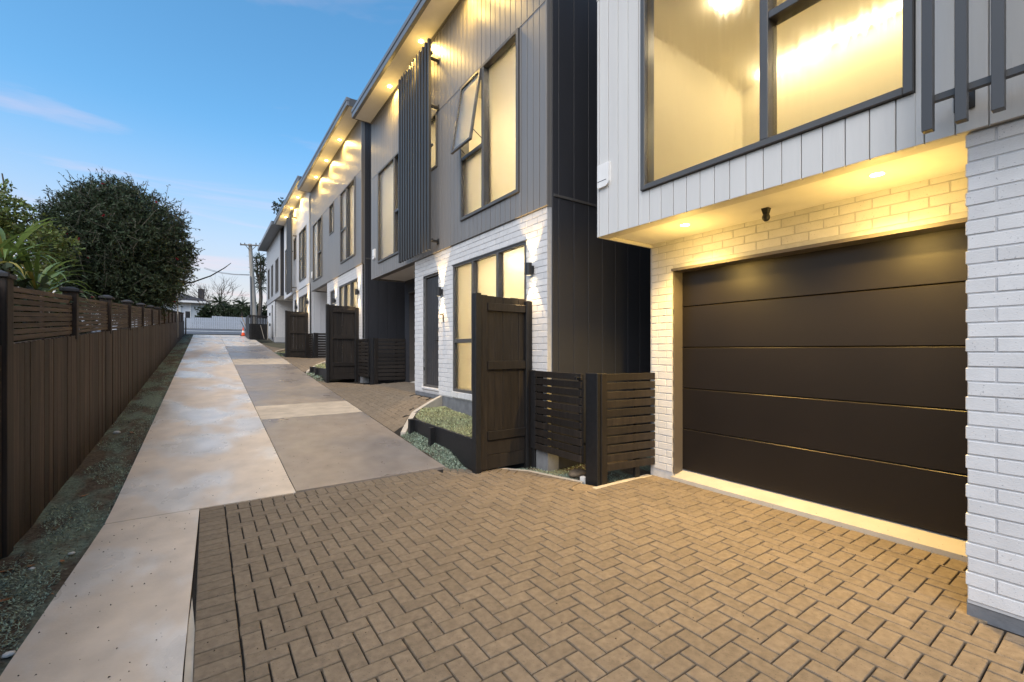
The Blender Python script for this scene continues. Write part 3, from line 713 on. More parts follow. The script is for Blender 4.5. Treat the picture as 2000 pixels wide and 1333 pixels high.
    tr.box(G + 0.02, d, op[1] - 0.012, op[1] + 0.006, zf - 0.02, op[3]); tr.box(G + 0.02, d, op[0] - 0.006, op[0] + 0.012, zf - 0.02, op[3]); tr.box(G - 0.012, d, op[0] - 0.006, op[1] + 0.006, op[3] - 0.02, op[3] + 0.012)
    tr.build('garage_trim', 'garage_trim', root)
    gd = box('garage_door', d + 0.05, d + 0.07, op[0] - 0.05, op[1] + 0.05, zf - 0.02, op[3] + 0.05, 'rubber', root)
    zg = zf + 0.012; ph = (op[3] + 0.06 - zg) / 5
    for k in range(5): box('door_panel', d + 0.004, d + 0.048, op[0] - 0.03, op[1] + 0.03, zg + k * ph + 0.003, zg + (k + 1) * ph - 0.004, 'garage_panel', gd, 0.006)
    th = MB(); th.add([(G - 0.005, op[0] - 0.02, zf - 0.05), (G - 0.005, op[1] + 0.02, zf - 0.05), (d + 0.04, op[1] + 0.02, zf + 0.004), (d + 0.04, op[0] - 0.02, zf + 0.004), (G - 0.005, op[0] - 0.02, zf - 0.2), (G - 0.005, op[1] + 0.02, zf - 0.2)], [(0, 3, 2, 1), (4, 0, 1, 5)]); th.build('threshold', 'threshold', root)
    # roof: soffit, gutter, barge, sheet
    ya, ye = y0 - 0.40, y1 + 0.02
    box('eaves_soffit', 3.262, F + 0.05, ya + 0.022, ye - 0.004, zs, zs + 0.02, 'white_paint', root)
    box('soffit_mould', F - 0.055, F - 0.031, y0 - 0.03, y1, zs - 0.028, zs - 0.002, board, root, 0.002)
    gt = MB(); gt.box(3.185, 3.26, ya, ye, zs - 0.012, zs + 0.115, 0.006); gt.box(3.170, 3.27, ya - 0.004, ye + 0.004, zs + 0.118, zs + 0.215, 0.008); gt.build('gutter', 'gutter_metal', root)
    box('barge_board', 3.262, 12.9, ya, ya + 0.02, zs - 0.012, zs + 0.19, 'frame_metal', root); box('barge_board', 3.275, 12.9, ye - 0.02, ye - 0.001, zs - 0.012, zs + 0.19, 'frame_metal', root)
    rf = MB(); rf.add([(3.2, ya, zs + 0.20), (3.2, ye, zs + 0.20), (12.9, ye, zs + 0.48), (12.9, ya, zs + 0.48), (3.2, ya, zs + 0.17), (3.2, ye, zs + 0.17), (12.9, ye, zs + 0.17), (12.9, ya, zs + 0.17)], [(0, 3, 2, 1), (4, 5, 6, 7), (0, 1, 5, 4), (1, 2, 6, 5), (2, 3, 7, 6), (3, 0, 4, 7)]); rf.build('roof', 'roof_metal', root)
    # windows and the rooms behind them
    top_window(root, *big, 6.15 + dy, 4.90 + dz, 1, gm, open_sash)
    top_window(root, *left, lwin[2] + dy, 4.85 + dz, -1, gm)
    f = MB(); ring(f, F - 0.05, F + 0.10, *small, 0.045); fr = f.build('window', 'frame_metal', root); pane(small[0] + 0.045, small[1] - 0.045, small[2] + 0.045, small[3] - 0.045, F + 0.02, fr, gm)
    room(root, 4.75 + dy, 7.35 + dy, 3.7 + dz, 6.4 + dz, 2.6, [(F + 0.75, 5.45 + dy, 0.34, 0.34, 'room_glow'), (F + 1.8, 6.6 + dy, 0.34, 0.34, 'room_glow')])
    room(root, 7.6 + dy, 8.85 + dy, 3.7 + dz, 6.4 + dz, 2.0, [(F + 1.2, 8.2 + dy, 0.32, 0.32, 'room_glow')])
    if led: room(root, 9.05 + dy, 11.85 + dy, 3.65 + dz, 5.93 + dz, 2.66, [(F + 2.45, 10.3 + dy, 0.03, 2.45, 'strip_glow'), (F + 0.80, 11.05 + dy, 0.20, 0.20, 'dim_room_glow')])
    else: room(root, 9.05 + dy, 11.85 + dy, 3.65 + dz, 6.4 + dz, 2.6, [(F + 1.3, 10.9 + dy, 0.36, 0.36, 'room_glow'), (F + 1.3, 9.7 + dy, 0.3, 0.3, 'room_glow')])
    if full:
        low_window(root, *low, 5.78 + dy, 6.56 + dy, 1.73 + dz, gm)
        room(root, 4.75 + dy, 7.55 + dy, zf + 0.02, 3.32 + dz, 2.4, [(F + 1.3, 5.6 + dy, 0.3, 0.3, 'room_glow'), (F + 1.3, 6.9 + dy, 0.3, 0.3, 'room_glow')])
        # front door with grooves, lever handle and sill
        dr = box('front_door', F + 0.075, F + 0.12, door[0] + 0.045, door[1] - 0.045, door[2] + 0.03, door[3] - 0.05, 'dark_door', root, 0.003)
        nf = 6; wdt = (door[1] - door[0] - 0.11) / nf
        for k in range(nf): box('door_stave', F + 0.066, F + 0.0745, door[0] + 0.055 + k * wdt + 0.003, door[0] + 0.055 + (k + 1) * wdt - 0.003, door[2] + 0.04, door[3] - 0.06, 'dark_door', dr, 0.002)
        fr = MB(); ring(fr, F + 0.035, F + 0.125, *door, 0.044); fr.build('door_frame', 'frame_metal', root)
        h = MB(); h.tube([(F + 0.065, door[0] + 0.10, zf + 1.05), (F + 0.01, door[0] + 0.10, zf + 1.05), (F + 0.005, door[0] + 0.12, zf + 1.05), (F + 0.005, door[0] + 0.23, zf + 1.05)], 0.011, 8); h.box(F + 0.055, F + 0.066, door[0] + 0.075, door[0] + 0.125, zf + 0.93, zf + 1.17, 0.003); h.build('handle', 'black_metal', dr)
        box('door_sill', F - 0.03, F + 0.07, door[0] - 0.02, door[1] + 0.02, zf + 0.06, zf + 0.098, 'white_brick', root, 0.004)
        box('head_flashing', F - 0.012, F + 0.03, low[0] - 0.02, low[1] + 0.02, low[3] - 0.012, low[3] + 0.0, 'frame_metal', root)
        # little bent bracket beside the door
        b2 = MB(); yy = 7.70 + dy; b2.box(F - 0.012, F - 0.001, yy - 0.03, yy + 0.0, 2.10 + dz, 2.235 + dz, 0.002); b2.box(F - 0.055, F - 0.001, yy - 0.03, yy + 0.03, 2.2355 + dz, 2.25 + dz, 0.002); b2.build('bracket', 'brass', root)
    if screen:
        sx = 3.47; n = 12; ys0 = (7.655 if dz < 0 else 7.76) + dy
        s = reg(bpy.data.objects.new('slat_screen', None), (sx, ys0, 3.46 + dz), root)
        for zz in (3.66 + dz, 5.45 + dz, 7.20 + dz): box('rail', sx + 0.028, sx + 0.062, ys0 - 0.02, ys0 + 0.14 * (n - 1) + 0.06, zz - 0.02, zz + 0.02, 'screen_metal', s, 0.002)
        for k in range(n): box('slat', sx - 0.027, sx + 0.027, ys0 + k * 0.14 - 0.0, ys0 + k * 0.14 + 0.048, 3.465 + dz, 7.45 + dz, 'screen_metal', s, 0.002)
        for zz in (3.66 + dz, 6.24 + dz, 7.15 + dz):
            for yy in (ys0 + 0.09, ys0 + 1.45):
                bb = MB(); bb.box(sx + 0.063, F - 0.045, yy - 0.022, yy + 0.022, zz - 0.022, zz + 0.022, 0.003); bb.box(F - 0.044, F - 0.032, yy - 0.045, yy + 0.045, zz - 0.055, zz + 0.055, 0.003); bb.tube([(F - 0.052, yy, zz - 0.04), (F - 0.043, yy, zz - 0.04)], 0.012, 8); bb.build('bracket', 'black_metal', s)
    return root

H = [('white', 'white board townhouse with dark sectional garage door and brick pier', -8.47, -0.62), ('open', 'grey board townhouse with an upper window tilted open and dark slat screen', 0.0, 0.0),
     ('third', 'grey board townhouse without a slat screen, between two slat-screened houses', 8.47, 0.60), ('fourth', 'pale townhouse with slat screen beyond the third black paling gate', 16.4, 1.0)]
house(*H[0][:4], 'white_board', 'dark_board', True, True, gm='misted_glass', full=False, garage_lit=True, led=True)
house(*H[1][:4], 'grey_board', 'dark_board', True, True, open_sash=True)
house(*H[2][:4], 'grey_board', 'dark_board', False, False, lwin=(9.80, 11.52, 10.55))
house(*H[3][:4], 'pale_board', 'pale_board', False, True)
NM = ['the white house', 'the open-window house', 'the screenless grey house', 'the pale screened house']
downlight(4.19, 2.83, 2.905, 'lit round downlight in the garage overhang, nearer the meter box', 'garage downlights', 185)
downlight(4.18, 1.19, 2.905, 'lit round downlight in the garage overhang, nearer the brick pier', 'garage downlights', 185)
sensor(4.33, 2.07, 2.905, 'small black sensor under the overhang above the large brown garage door')
sensor(4.33, 10.54, 3.525, 'small black sensor under the unlit overhang beside the brick front of the open-window house')
meter_box(3.51, 3.53, 'white meter box with slot on the white boards above the garage')
meter_box(11.80, 4.12, 'white meter box on grey boards beside the slat-screened window')
meter_box(20.25, 4.75, 'white meter box on the far edge of the grey house without a slat screen')
WLE = 32
for k in (1, 2, 3):
    dy, dz = H[k][2], H[k][3]
    for j, (y, w) in enumerate(((6.42, 'gate end'), (8.31, 'middle'), (10.15, 'garage end'))):
        downlight(3.53, y + dy, 7.738 + dz, 'lit eaves downlight, %s of the soffit of %s' % (w, NM[k]), 'eaves downlights', 85, R(165))
    wall_light(7.74 + dy, 2.68 + dz, 'black up-and-down wall light beside the front door of ' + NM[k], 'wall lights on the brick fronts', WLE)
    wall_light(4.88 + dy, 2.68 + dz, 'black up-and-down wall light at the brick corner of ' + NM[k], 'wall lights on the brick fronts', WLE)

# ------------------------------------------------------------------ aprons, kerbs, planted beds, gates between the houses
def apron_z(dz):
    def z(x, y):
        b_ = zd(y); zh = 0.625 + dz
        if x <= XR: return b_
        t = min(1, (x - XR) / (F - XR)); r = b_ + t ** 0.85 * (zh - b_)
        return r + (0.045 * (x - F) if x > F else 0)
    return z
KERB = [(2.655, 7.10), (3.08, 7.66), (3.74, 7.86)]
def apron(k):
    dy, dz = H[k][2], H[k][3]; zf_ = apron_z(dz); root = structure('paved_apron', (3.2, 10 + dy, 0.5 + dz))
    kp = [(a[0], a[1] + dy) for a in KERB]; ep = [(a[0], a[1] + 8.47 + (dy if k < 2 else dy - (0.54 if k == 2 else 0))) for a in EDGE]
    pl = [hp(kp[1], kp[0]), hp(kp[2], kp[1])] if False else []
    def above(p): # above the kerb line
        if p[0] < kp[1][0]: t = (p[0] - kp[0][0]) / (kp[1][0] - kp[0][0]); return p[1] - (kp[0][1] + t * (kp[1][1] - kp[0][1]))
        t = (p[0] - kp[1][0]) / (kp[2][0] - kp[1][0]); return p[1] - (kp[1][1] + t * (kp[2][1] - kp[1][1]))
    epl = [hp(ep[i], ep[i + 1]) for i in range(3)]
    if k == 3: epl = [(0, 1, 32.6)]
    m = MB(); bed = MB()
    def ok(q): return all(above(p) > 0.0 for p in q)
    y_lo, y_hi = 7.0 + dy, (ep[0][1] if k < 3 else 32.6)
    for q in herringbone(XR + 0.215, G + 0.1, y_lo, y_hi):
        cx_, cy_ = (q[0][0] + q[2][0]) / 2, (q[0][1] + q[2][1]) / 2
        if cx_ > F - 0.05 and not (9.05 + dy < cy_ < 12.1 + dy): continue
        if above((cx_, cy_)) < 0.26: continue
        lim = inset(epl, 0.03) if cx_ < 3.6 else [(0, 1, ep[3][1] + 0.05)]
        p = clip_poly(q, lim + [(-1, 0, -(XR + 0.215))])
        if p is None or len(p) < 3: continue
        v, f = prism(p, zf_, 0.05, 0.005); m.add(v, f)
    # border courses along the drive and the kerb
    n = int((y_hi - 7.4 - dy) / 0.104)
    for i in range(n):
        ya_, yb_ = 7.4 + dy + i * 0.104, 7.4 + dy + (i + 1) * 0.104 - 0.004
        for xa, xb in ((XR + 0.012, XR + 0.11), (XR + 0.114, XR + 0.21)):
            if i % 2 == 0: v, f = prism([(xa, ya_), (xb, ya_), (xb, ya_ + 0.204), (xa, ya_ + 0.204)], zf_, 0.05, 0.004); m.add(v, f)
    for i in range(2):
        a, b_ = kp[i], kp[i + 1]; l = math.hypot(b_[0] - a[0], b_[1] - a[1]); ux, uy = (b_[0] - a[0]) / l, (b_[1] - a[1]) / l; nn = int(l / 0.105)
        for j in range(nn):
            s_, t_ = j * l / nn + 0.002, (j + 1) * l / nn - 0.002; e0, e1 = 0.05, 0.25
            q = [(a[0] + ux * s_ - uy * e0, a[1] + uy * s_ + ux * e0), (a[0] + ux * t_ - uy * e0, a[1] + uy * t_ + ux * e0), (a[0] + ux * t_ - uy * e1, a[1] + uy * t_ + ux * e1), (a[0] + ux * s_ - uy * e1, a[1] + uy * s_ + ux * e1)]
            if min(p[0] for p in q) > XR - 0.02: v, f = prism(ccw(q), zf_, 0.05, 0.004); m.add(v, f)
    tag(m.build('paver_field', 'paver_far', root), kind='stuff')
    # sand bed under the pavers
    nx_, ny_ = 10, 26; xs = frange(XR + 0.002, F + 0.0, nx_); base = 0
    for x in xs:
        t_ = (x - kp[0][0]) / (kp[1][0] - kp[0][0]) if x < kp[1][0] else (x - kp[1][0]) / (kp[2][0] - kp[1][0]); i_ = 0 if x < kp[1][0] else 1
        yl = kp[i_][1] + t_ * (kp[i_ + 1][1] - kp[i_][1])
        for y in frange(yl, y_hi, ny_): bed.v.append((x, y, zf_(x, y) - 0.012))
    for i_ in range(nx_):
        for j_ in range(ny_): q_ = i_ * (ny_ + 1) + j_; bed.f.append((q_, q_ + ny_ + 1, q_ + ny_ + 2, q_ + 1))
    strip(bed, frange(F - 0.001, G + 0.2, 4), frange(9.1 + dy, 12.1 + dy, 6), lambda x, y: zf_(x, y) - 0.0095)
    bed.build('sand_bed', 'joint_sand', root)
    # kerb
    kb = MB(); w = 0.085
    pts = [(a[0], a[1]) for a in kp]
    for i in range(2):
        for s in range(4):
            t0, t1 = s / 4, (s + 1) / 4; a = [pts[i][j] + (pts[i + 1][j] - pts[i][j]) * t0 for j in (0, 1)]; b_ = [pts[i][j] + (pts[i + 1][j] - pts[i][j]) * t1 for j in (0, 1)]
            l = math.hypot(pts[i + 1][0] - pts[i][0], pts[i + 1][1] - pts[i][1]); px, py = (pts[i + 1][1] - pts[i][1]) / l * w, -(pts[i + 1][0] - pts[i][0]) / l * w
            top = lambda p: zf_(p[0], p[1]) + 0.05 + 0.02 * min(1, (p[0] - XR))
            ai, bi = (a[0] + px, a[1] + py), (b_[0] + px, b_[1] + py)
            kb.add([(a[0], a[1], top(a)), (b_[0], b_[1], top(b_)), (bi[0], bi[1], top(b_)), (ai[0], ai[1], top(a)), (a[0], a[1], top(a) - 0.2), (b_[0], b_[1], top(b_) - 0.2), (bi[0], bi[1], top(b_) - 0.3), (ai[0], ai[1], top(a) - 0.3)], [(0, 1, 2, 3), (4, 5, 1, 0), (3, 2, 6, 7), (0, 3, 7, 4), (1, 5, 6, 2)])
    tag(kb.build('kerb', 'kerb_concrete'), kind='structure')
ORD = ['beside the brown garage door', 'of the open-window house', 'of the screenless grey house']
def entry(k):
    """bed, edging, paling gate and low slat enclosure in front of house k"""
    dy, dz = H[k][2], H[k][3]; rr = random.Random(40 + k); g0 = 0.0 if k == 1 else zd(4.9 + dy)
    gx, gy = 2.84, 4.92 + dy
    who = NM[k]
    # upper bed and lower strip of seed mulch
    def kz(y):
        return 0
    ub = MB(); zt = 0.40 + dz
    def ubz(x, y): return zt + 0.10 * max(0, (y - 6.2 - dy) / 1.6) + 0.02 * noise.noise(Vector((x * 5, y * 5, k))) - 0.12 * max(0, (5.6 + dy - y))
    yy_ = frange(4.97 + dy, 7.72 + dy, 18)
    def xlo(y):
        if y < 7.02 + dy: return gx + 0.02
        return min(F, gx + 0.02 + (y - 7.02 - dy) * 0.62)
    bb = MB(); base = 0
    for y in yy_:
        for i in range(9): x = xlo(y) + (F + 0.03 - xlo(y)) * i / 8; bb.v.append((x, y, ubz(x, y)))
    for j in range(len(yy_) - 1):
        for i in range(8): bb.f.append((j * 9 + i, j * 9 + i + 1, (j + 1) * 9 + i + 1, (j + 1) * 9 + i))
    bed = structure('planting_bed', (3.2, 6 + dy, zt)); bb.build('soil_bed', 'bed_soil', bed)
    def up(rd):
        y = rd.uniform(4.97 + dy, 7.66 + dy); x = rd.uniform(xlo(y) + 0.01, F - 0.005); return x, y, ubz(x, y) + 0.003
    tufts('seed_mulch', 'bed_grass', 9000 if k == 1 else 2500, up, 0.026 if k == 1 else 0.04, bed, 70 + k, 0.9)
    lb = MB()
    def lbz(x, y):
        t = (x - (XR - 0.03)) / (gx - XR + 0.03); e = zd(y) - 0.015; s_ = 0.135 + dz - (0 if k == 1 else -0.02)
        q_ = max(0, min(1, (y - 5.02 - dy) / 0.55)); return e - 0.03 * (1 - q_) + q_ * max(0, min(1, t)) * max(0, (s_ + 0.05 * (y - 5 - dy)) - e) + 0.018 * noise.noise(Vector((x * 7, y * 7, k + 5)))
    strip(lb, frange(XR - 0.0, gx + 0.06, 6), frange(5.0 + dy, 7.12 + dy, 22), lbz); lb.build('soil_bed', 'soil', bed)
    def lo(rd):
        y = rd.uniform(5.2 + dy, 7.08 + dy); x = rd.uniform(XR + 0.01, gx + 0.03)
        return x, y, lbz(x, y) + 0.003
    tufts('seed_mulch', 'mulch_grass', 5000 if k == 1 else 1200, lo, 0.028 if k == 1 else 0.04, bed, 80 + k, 0.9)
    # floor of the side passage
    pb = MB(); pz = (-0.055 if k == 1 else zd(3.8 + dy) - 0.0)
    strip(pb, frange(2.86, 7.0, 14), frange(3.56 + dy, 4.95 + dy, 8), lambda x, y: pz + 0.02 * noise.noise(Vector((x * 6, y * 6, 9)))); pb.build('passage_soil', 'soil', bed)
    if k == 1:
        tufts('bark_bits', 'mulch_brown', 2600, lambda rd: (rd.uniform(3.0, 5.2), rd.uniform(3.66, 4.85), pz + 0.008), 0.022, bed, 90, 0.5)
        tufts('seed_mulch_passage', 'mulch_grass', 2200, lambda rd: (rd.uniform(3.05, 4.4), rd.uniform(3.7, 4.9), pz + 0.01), 0.024, bed, 91, 0.8)
    # black timber edging
    e = thing('timber_edging', (gx, 6 + dy, 0.1 + dz), 'black timber retaining board edging the seeded bed of ' + who, 'edging', 'timber edgings')
    box('board', gx - 0.022, gx + 0.022, 4.99 + dy, 7.04 + dy, 0.02 + dz, 0.425 + dz, 'black_wood', e, 0.003)
    for y in (6.95, 6.15): box('stake', gx - 0.10, gx - 0.0225, y - 0.045 + dy, y + 0.045 + dy, -0.02 + dz, 0.43 + dz - (0.02 if y < 6.5 else 0), 'black_wood', e, 0.004)
    # tall paling gate across the path
    zl, zt_ = (0.0 if k == 1 else 0.10) + dz, 2.285 + dz - (0 if k == 1 else 0.02)
    t = thing('paling_gate', (3.3, gy, zl), 'tall black-stained paling gate with three rails in front of ' + who, 'gate', 'tall paling gates')
    box('post', gx - 0.035, gx + 0.045, gy - 0.05, gy + 0.05, zl - 0.05, zt_ + 0.012, 'black_wood', t, 0.004)
    box('stile', gx + 0.047, gx + 0.155, gy - 0.022, gy + 0.0, zl + 0.02, zt_ - 0.005, 'gate_wood', t, 0.003)
    xs = [gx + 0.157 + i * 0.128 for i in range(5)]
    for i, x in enumerate(xs): box('paling', x, x + 0.124, gy + 0.002 + 0.003 * (i % 2), gy + 0.021 + 0.003 * (i % 2), zl + 0.03, zt_ - 0.01 - 0.004 * (i % 3), 'gate_wood', t, 0.002)
    xr = gx + 0.80
    box('post', xr - 0.045, xr - 0.005, gy - 0.06, gy - 0.003, zl - 0.2, zt_ - 0.045, 'black_wood', t, 0.003)
    box('paling', xr - 0.004, xr + 0.075, gy - 0.03, gy - 0.01, zl - 0.1, zt_ - 0.04, 'gate_wood', t, 0.003)
    for z0_, z1_ in ((zt_ - 0.205, zt_ - 0.105), (zt_ - 0.97, zt_ - 0.86), (zl + 0.40, zl + 0.51)): box('rail', gx + 0.157, xr - 0.046, gy - 0.042, gy - 0.0005, z0_, z1_, 'gate_wood', t, 0.003)
    for j in range(2): box('kickboard', gx + 0.157, xr - 0.046, gy - 0.016, gy + 0.0012, zl + 0.02 + j * 0.185, zl + 0.20 + j * 0.185, 'gate_wood', t, 0.003)
    # low slat gate and slat fence closing the passage
    zt2 = 1.292 + dz; s = thing('slat_gate', (3.7, 4.35 + dy, pz), 'low black slat gate beside the tall paling gate of ' + who, 'gate', 'low slat gates')
    sx = 3.70
    box('post', sx + 0.0, sx + 0.09, 4.82 + dy, 4.91 + dy, pz - 0.05, zt2, 'black_wood', s, 0.004)
    box('stile', sx - 0.02, sx + 0.0, 4.78 + dy, 4.90 + dy, 0.22 + dz, zt2 - 0.003, 'black_wood', s, 0.003)
    n = 11
    for i in range(n):
        zz = zt2 - 0.001 - (i + 1) * 0.0985
        box('slat', sx - 0.0225, sx - 0.001, 3.885 + dy, 4.775 + dy, zz + 0.014, zz + 0.0955, 'gate_wood', s, 0.003)
    box('brace', sx + 0.0, sx + 0.03, 4.66 + dy, 4.775 + dy, 0.22 + dz, zt2 - 0.012, 'black_wood', s, 0.003); box('brace', sx + 0.0, sx + 0.03, 3.886 + dy, 3.95 + dy, 0.22 + dz, zt2 - 0.012, 'black_wood', s, 0.003)
    la = MB(); la.box(sx - 0.045, sx - 0.023, 3.86 + dy, 3.98 + dy, zt2 - 0.06, zt2 - 0.045, 0.002); la.tube([(sx - 0.05, 3.93 + dy, zt2 - 0.09), (sx - 0.05, 3.93 + dy, zt2 - 0.03)], 0.008, 8); la.build('latch', 'black_metal', s)
    fnc = thing('slat_fence', (4.2, 3.64 + dy, pz), 'low slat fence meeting the garage bay %s' % ORD[k - 1], 'fence', 'low slat fences')
    box('post', 3.735, 3.79, 3.67 + dy, 3.865 + dy, pz - 0.05, zt2 + 0.004, 'black_wood', fnc, 0.004)
    box('post', 3.792, 3.888, 3.652 + dy, 3.70 + dy, pz - 0.05, zt2 + 0.0, 'gate_wood', fnc, 0.004)
    ang = math.atan2(-0.11, 0.75); n = 11
    for i in range(n):
        zz = zt2 - 0.002 - (i + 1) * 0.1065; me = box_mesh(0.755, 0.022, 0.085, 0.003, 'gate_wood')
        reg(bpy.data.objects.new('slat', me), (4.262, 3.618 + dy, zz + 0.06), fnc, (0, 0, ang))
    box('batten', 4.36, 4.44, 3.632 + dy, 3.672 + dy, pz - 0.04, zt2 - 0.02, 'black_wood', fnc, 0.003)
for k in (1, 2, 3): apron(k); entry(k)
rk = thing('garden_rock', (3.95, 4.25, -0.05), 'flat brown rock on the bark behind the low slat gate beside the garage', 'rock')
def blob(name, c, r, m, parent=None, seed=0, n=9, amp=0.25):
    v = []; f = []; cxx, cyy, czz = c
    for i in range(n + 1):
        th = math.pi * i / n
        for j in range(2 * n):
            ph = math.pi * j / n; d = Vector((math.sin(th) * math.cos(ph), math.sin(th) * math.sin(ph), math.cos(th))); s = 1 + amp * noise.noise(d * 1.7 + Vector((seed, seed * 2.1, 0)))
            v.append((cxx + d.x * r[0] * s, cyy + d.y * r[1] * s, czz + d.z * r[2] * s))
    for i in range(n):
        for j in range(2 * n): f.append((i * 2 * n + j, (i + 1) * 2 * n + j, (i + 1) * 2 * n + (j + 1) % (2 * n), i * 2 * n + (j + 1) % (2 * n)))
    return MB().add(v, f).build(name, m, parent, smooth=True)
blob('stone', (3.92, 4.20, -0.01), (0.13, 0.10, 0.05), 'stone_brown', rk, 3); blob('stone', (4.10, 4.05, -0.015), (0.09, 0.07, 0.04), 'stone_brown', rk, 5)
tag(box('concrete_offcut', 3.73, 3.79, 3.885, 3.96, -0.06, 0.035, 'stone_white', None, 0.006), 'small pale block wedged under the low slat gate beside the corner post', 'block')

# ------------------------------------------------------------------ boundary fence on the left
fence = thing('boundary_fence', (FX, 15, 0), 'long dark-stained paling fence with slatted top and capped posts', 'fence')
def zm(y): return 1.605 + 0.0595 * (y - 5)
def zt(y): return zm(y) + 0.475
rr = random.Random(11); PB = 0.146; y = 1.2; kpal = 0; far = MB()
while y < 39.3:
    w = PB + rr.uniform(-0.006, 0.006); d = rr.uniform(-0.004, 0.004); z0_, z1_ = zd(y) - 0.10, zm(y + w / 2) - 0.004
    box('paling', FX - 0.022 + d, FX + d, y, y + w - 0.004, z0_, z1_, 'fence_wood', fence, 0.003); y += w
posts = [5.12 + 2.33 * k for k in range(-2, 15)]
for py in posts:
    box('post', FX - 0.115, FX + 0.012, py - 0.055, py + 0.055, zm(py) - (0.05 if py > 5.2 else 1.7), zt(py) + 0.045, 'fence_wood', fence, 0.004) if py > 5.2 else box('post', FX - 0.115, FX + 0.03, py - 0.07, py + 0.07, zd(py) - 0.1, zt(py) + 0.045, 'fence_wood', fence, 0.004)
    c = MB(); zc = zt(py) + 0.046; c.box(FX - 0.14, FX + 0.045, py - 0.092, py + 0.092, zc, zc + 0.032, 0.006)
    c.add([(FX - 0.138, py - 0.09, zc + 0.032), (FX + 0.043, py - 0.09, zc + 0.032), (FX + 0.043, py + 0.09, zc + 0.032), (FX - 0.138, py + 0.09, zc + 0.032), (FX - 0.075, py - 0.025, zc + 0.062), (FX - 0.02, py - 0.025, zc + 0.062), (FX - 0.02, py + 0.025, zc + 0.062), (FX - 0.075, py + 0.025, zc + 0.062)], [(0, 1, 5, 4), (1, 2, 6, 5), (2, 3, 7, 6), (3, 0, 4, 7), (4, 5, 6, 7)])
    c.build('post_cap', 'cap_wood', fence)
sl = math.atan(0.0595)
for b_, py in enumerate(posts[:-1]):
    a, e = py + 0.062, py + 2.33 - 0.058; L_ = e - a; mid = (a + e) / 2; nsl = 9
    far = MB()
    for i in range(nsl):
        zz = zm(mid) + 0.012 + (i + 0.5) * 0.0515 + rr.uniform(-0.003, 0.003); hh = 0.0405 + rr.uniform(-0.003, 0.003); rx = sl + rr.gauss(0, 0.0022)
        if b_ < 9: reg(bpy.data.objects.new('slat', box_mesh(0.012, L_, hh, 0.002, 'slat_wood')), (FX - 0.035 + rr.uniform(-0.003, 0.003), mid, zz), fence, (rx, 0, 0))
        else: far.box(FX - 0.041, FX - 0.029, mid - L_ / 2, mid + L_ / 2, zz - hh / 2, zz + hh / 2, 0, Matrix.Rotation(rx, 3, 'X'))
    if far.v: tag(far.build('slat_panel', 'slat_wood', fence), kind='stuff')
    for fy in (0.04, 0.5 + rr.uniform(-0.05, 0.05), 0.97):
        yy = a + L_ * fy; box('batten', FX - 0.062, FX - 0.042, yy - 0.03, yy + 0.03, zm(yy) + 0.0, zt(yy) - 0.012, 'slat_wood', fence, 0.002)
    reg(bpy.data.objects.new('rail', box_mesh(0.045, 2.33, 0.035, 0.003, 'fence_wood')), (FX - 0.045, py + 1.165, zm(py + 1.165) - 0.022), fence, (sl, 0, 0))
tag(MB().tube([(FX + 0.05, 29.5, zd(29.5) + 0.3), (FX + 0.05, 29.5, 6.0)], [0.028, 0.024], 8).build('steel_pole', 'pole_wood'), 'slim pole standing against the far part of the paling fence', 'pole')
lbx = thing('letterbox', (-1.05, 38.9, 4.0), 'black letterbox fixed at the street end of the paling fence', 'letterbox')
box('body', -1.22, -0.95, 38.8, 39.1, 3.85, 4.3, 'black_metal', lbx, 0.01); box('post', -1.24, -1.16, 38.9, 38.98, 2.55, 3.849, 'black_metal', lbx, 0.004)

# ------------------------------------------------------------------ plants
def rvec(rd):
    while True:
        v = Vector((rd.uniform(-1, 1), rd.uniform(-1, 1), rd.uniform(-1, 1)))
        if 0.05 < v.length < 1: return v.normalized()
def leaf_quads(mbb, p, d, L_, w, rd):
    s = d.cross(rvec(rd))
    if s.length < 1e-3: return
    s = s.normalized() * w; m = p + d * L_ * 0.5; k = len(mbb.v)
    mbb.v += [tuple(p), tuple(m + s), tuple(p + d * L_), tuple(m - s)]; mbb.f.append((k, k + 1, k + 2, k + 3))
def crown_points(rd, lobes, n, shell=0.55):
    tot = sum(r[0] * r[1] * r[2] for _, r in lobes); out = []
    for c, r in lobes:
        for _ in range(int(n * r[0] * r[1] * r[2] / tot)):
            d = rvec(rd); t = 1 - (1 - shell) * rd.random() ** 1.6; t *= 1 + 0.16 * noise.noise(d * 2.3 + Vector(c))
            out.append((Vector((c[0] + d.x * r[0] * t, c[1] + d.y * r[1] * t, c[2] + d.z * r[2] * t)), d))
    return out
def leafy(name, m, parent, lobes, ntwig, nleaf, tl, ll, lw, seed, droop=0.3, shell=0.55, twigs=0, tm='twig'):
    rd = random.Random(seed); mbb = MB(); tw = MB()
    for q, (p, d) in enumerate(crown_points(rd, lobes, ntwig, shell)):
        d = (d + rvec(rd) * 0.8 - Vector((0, 0, droop))).normalized(); L_ = tl * rd.uniform(0.5, 1.3); pp = p - d * L_ * 0.5; pts = [pp.copy()]
        for i in range(nleaf):
            t = (i + 1) / nleaf; pos = pp + d * L_ * t - Vector((0, 0, droop * 0.25 * L_ * t * t)); leaf_quads(mbb, pos, (d * 0.6 + rvec(rd)).normalized(), ll * rd.uniform(0.6, 1.3), lw, rd); pts.append(pos)
        if q < twigs: tw.tube([pts[0], pts[len(pts) // 2], pts[-1]], [0.012, 0.009, 0.005], 4, False)
    o = tag(mbb.build(name, m, parent), kind=None)
    if tw.v: tag(tw.build('twigs', tm, parent), kind='stuff')
    return o
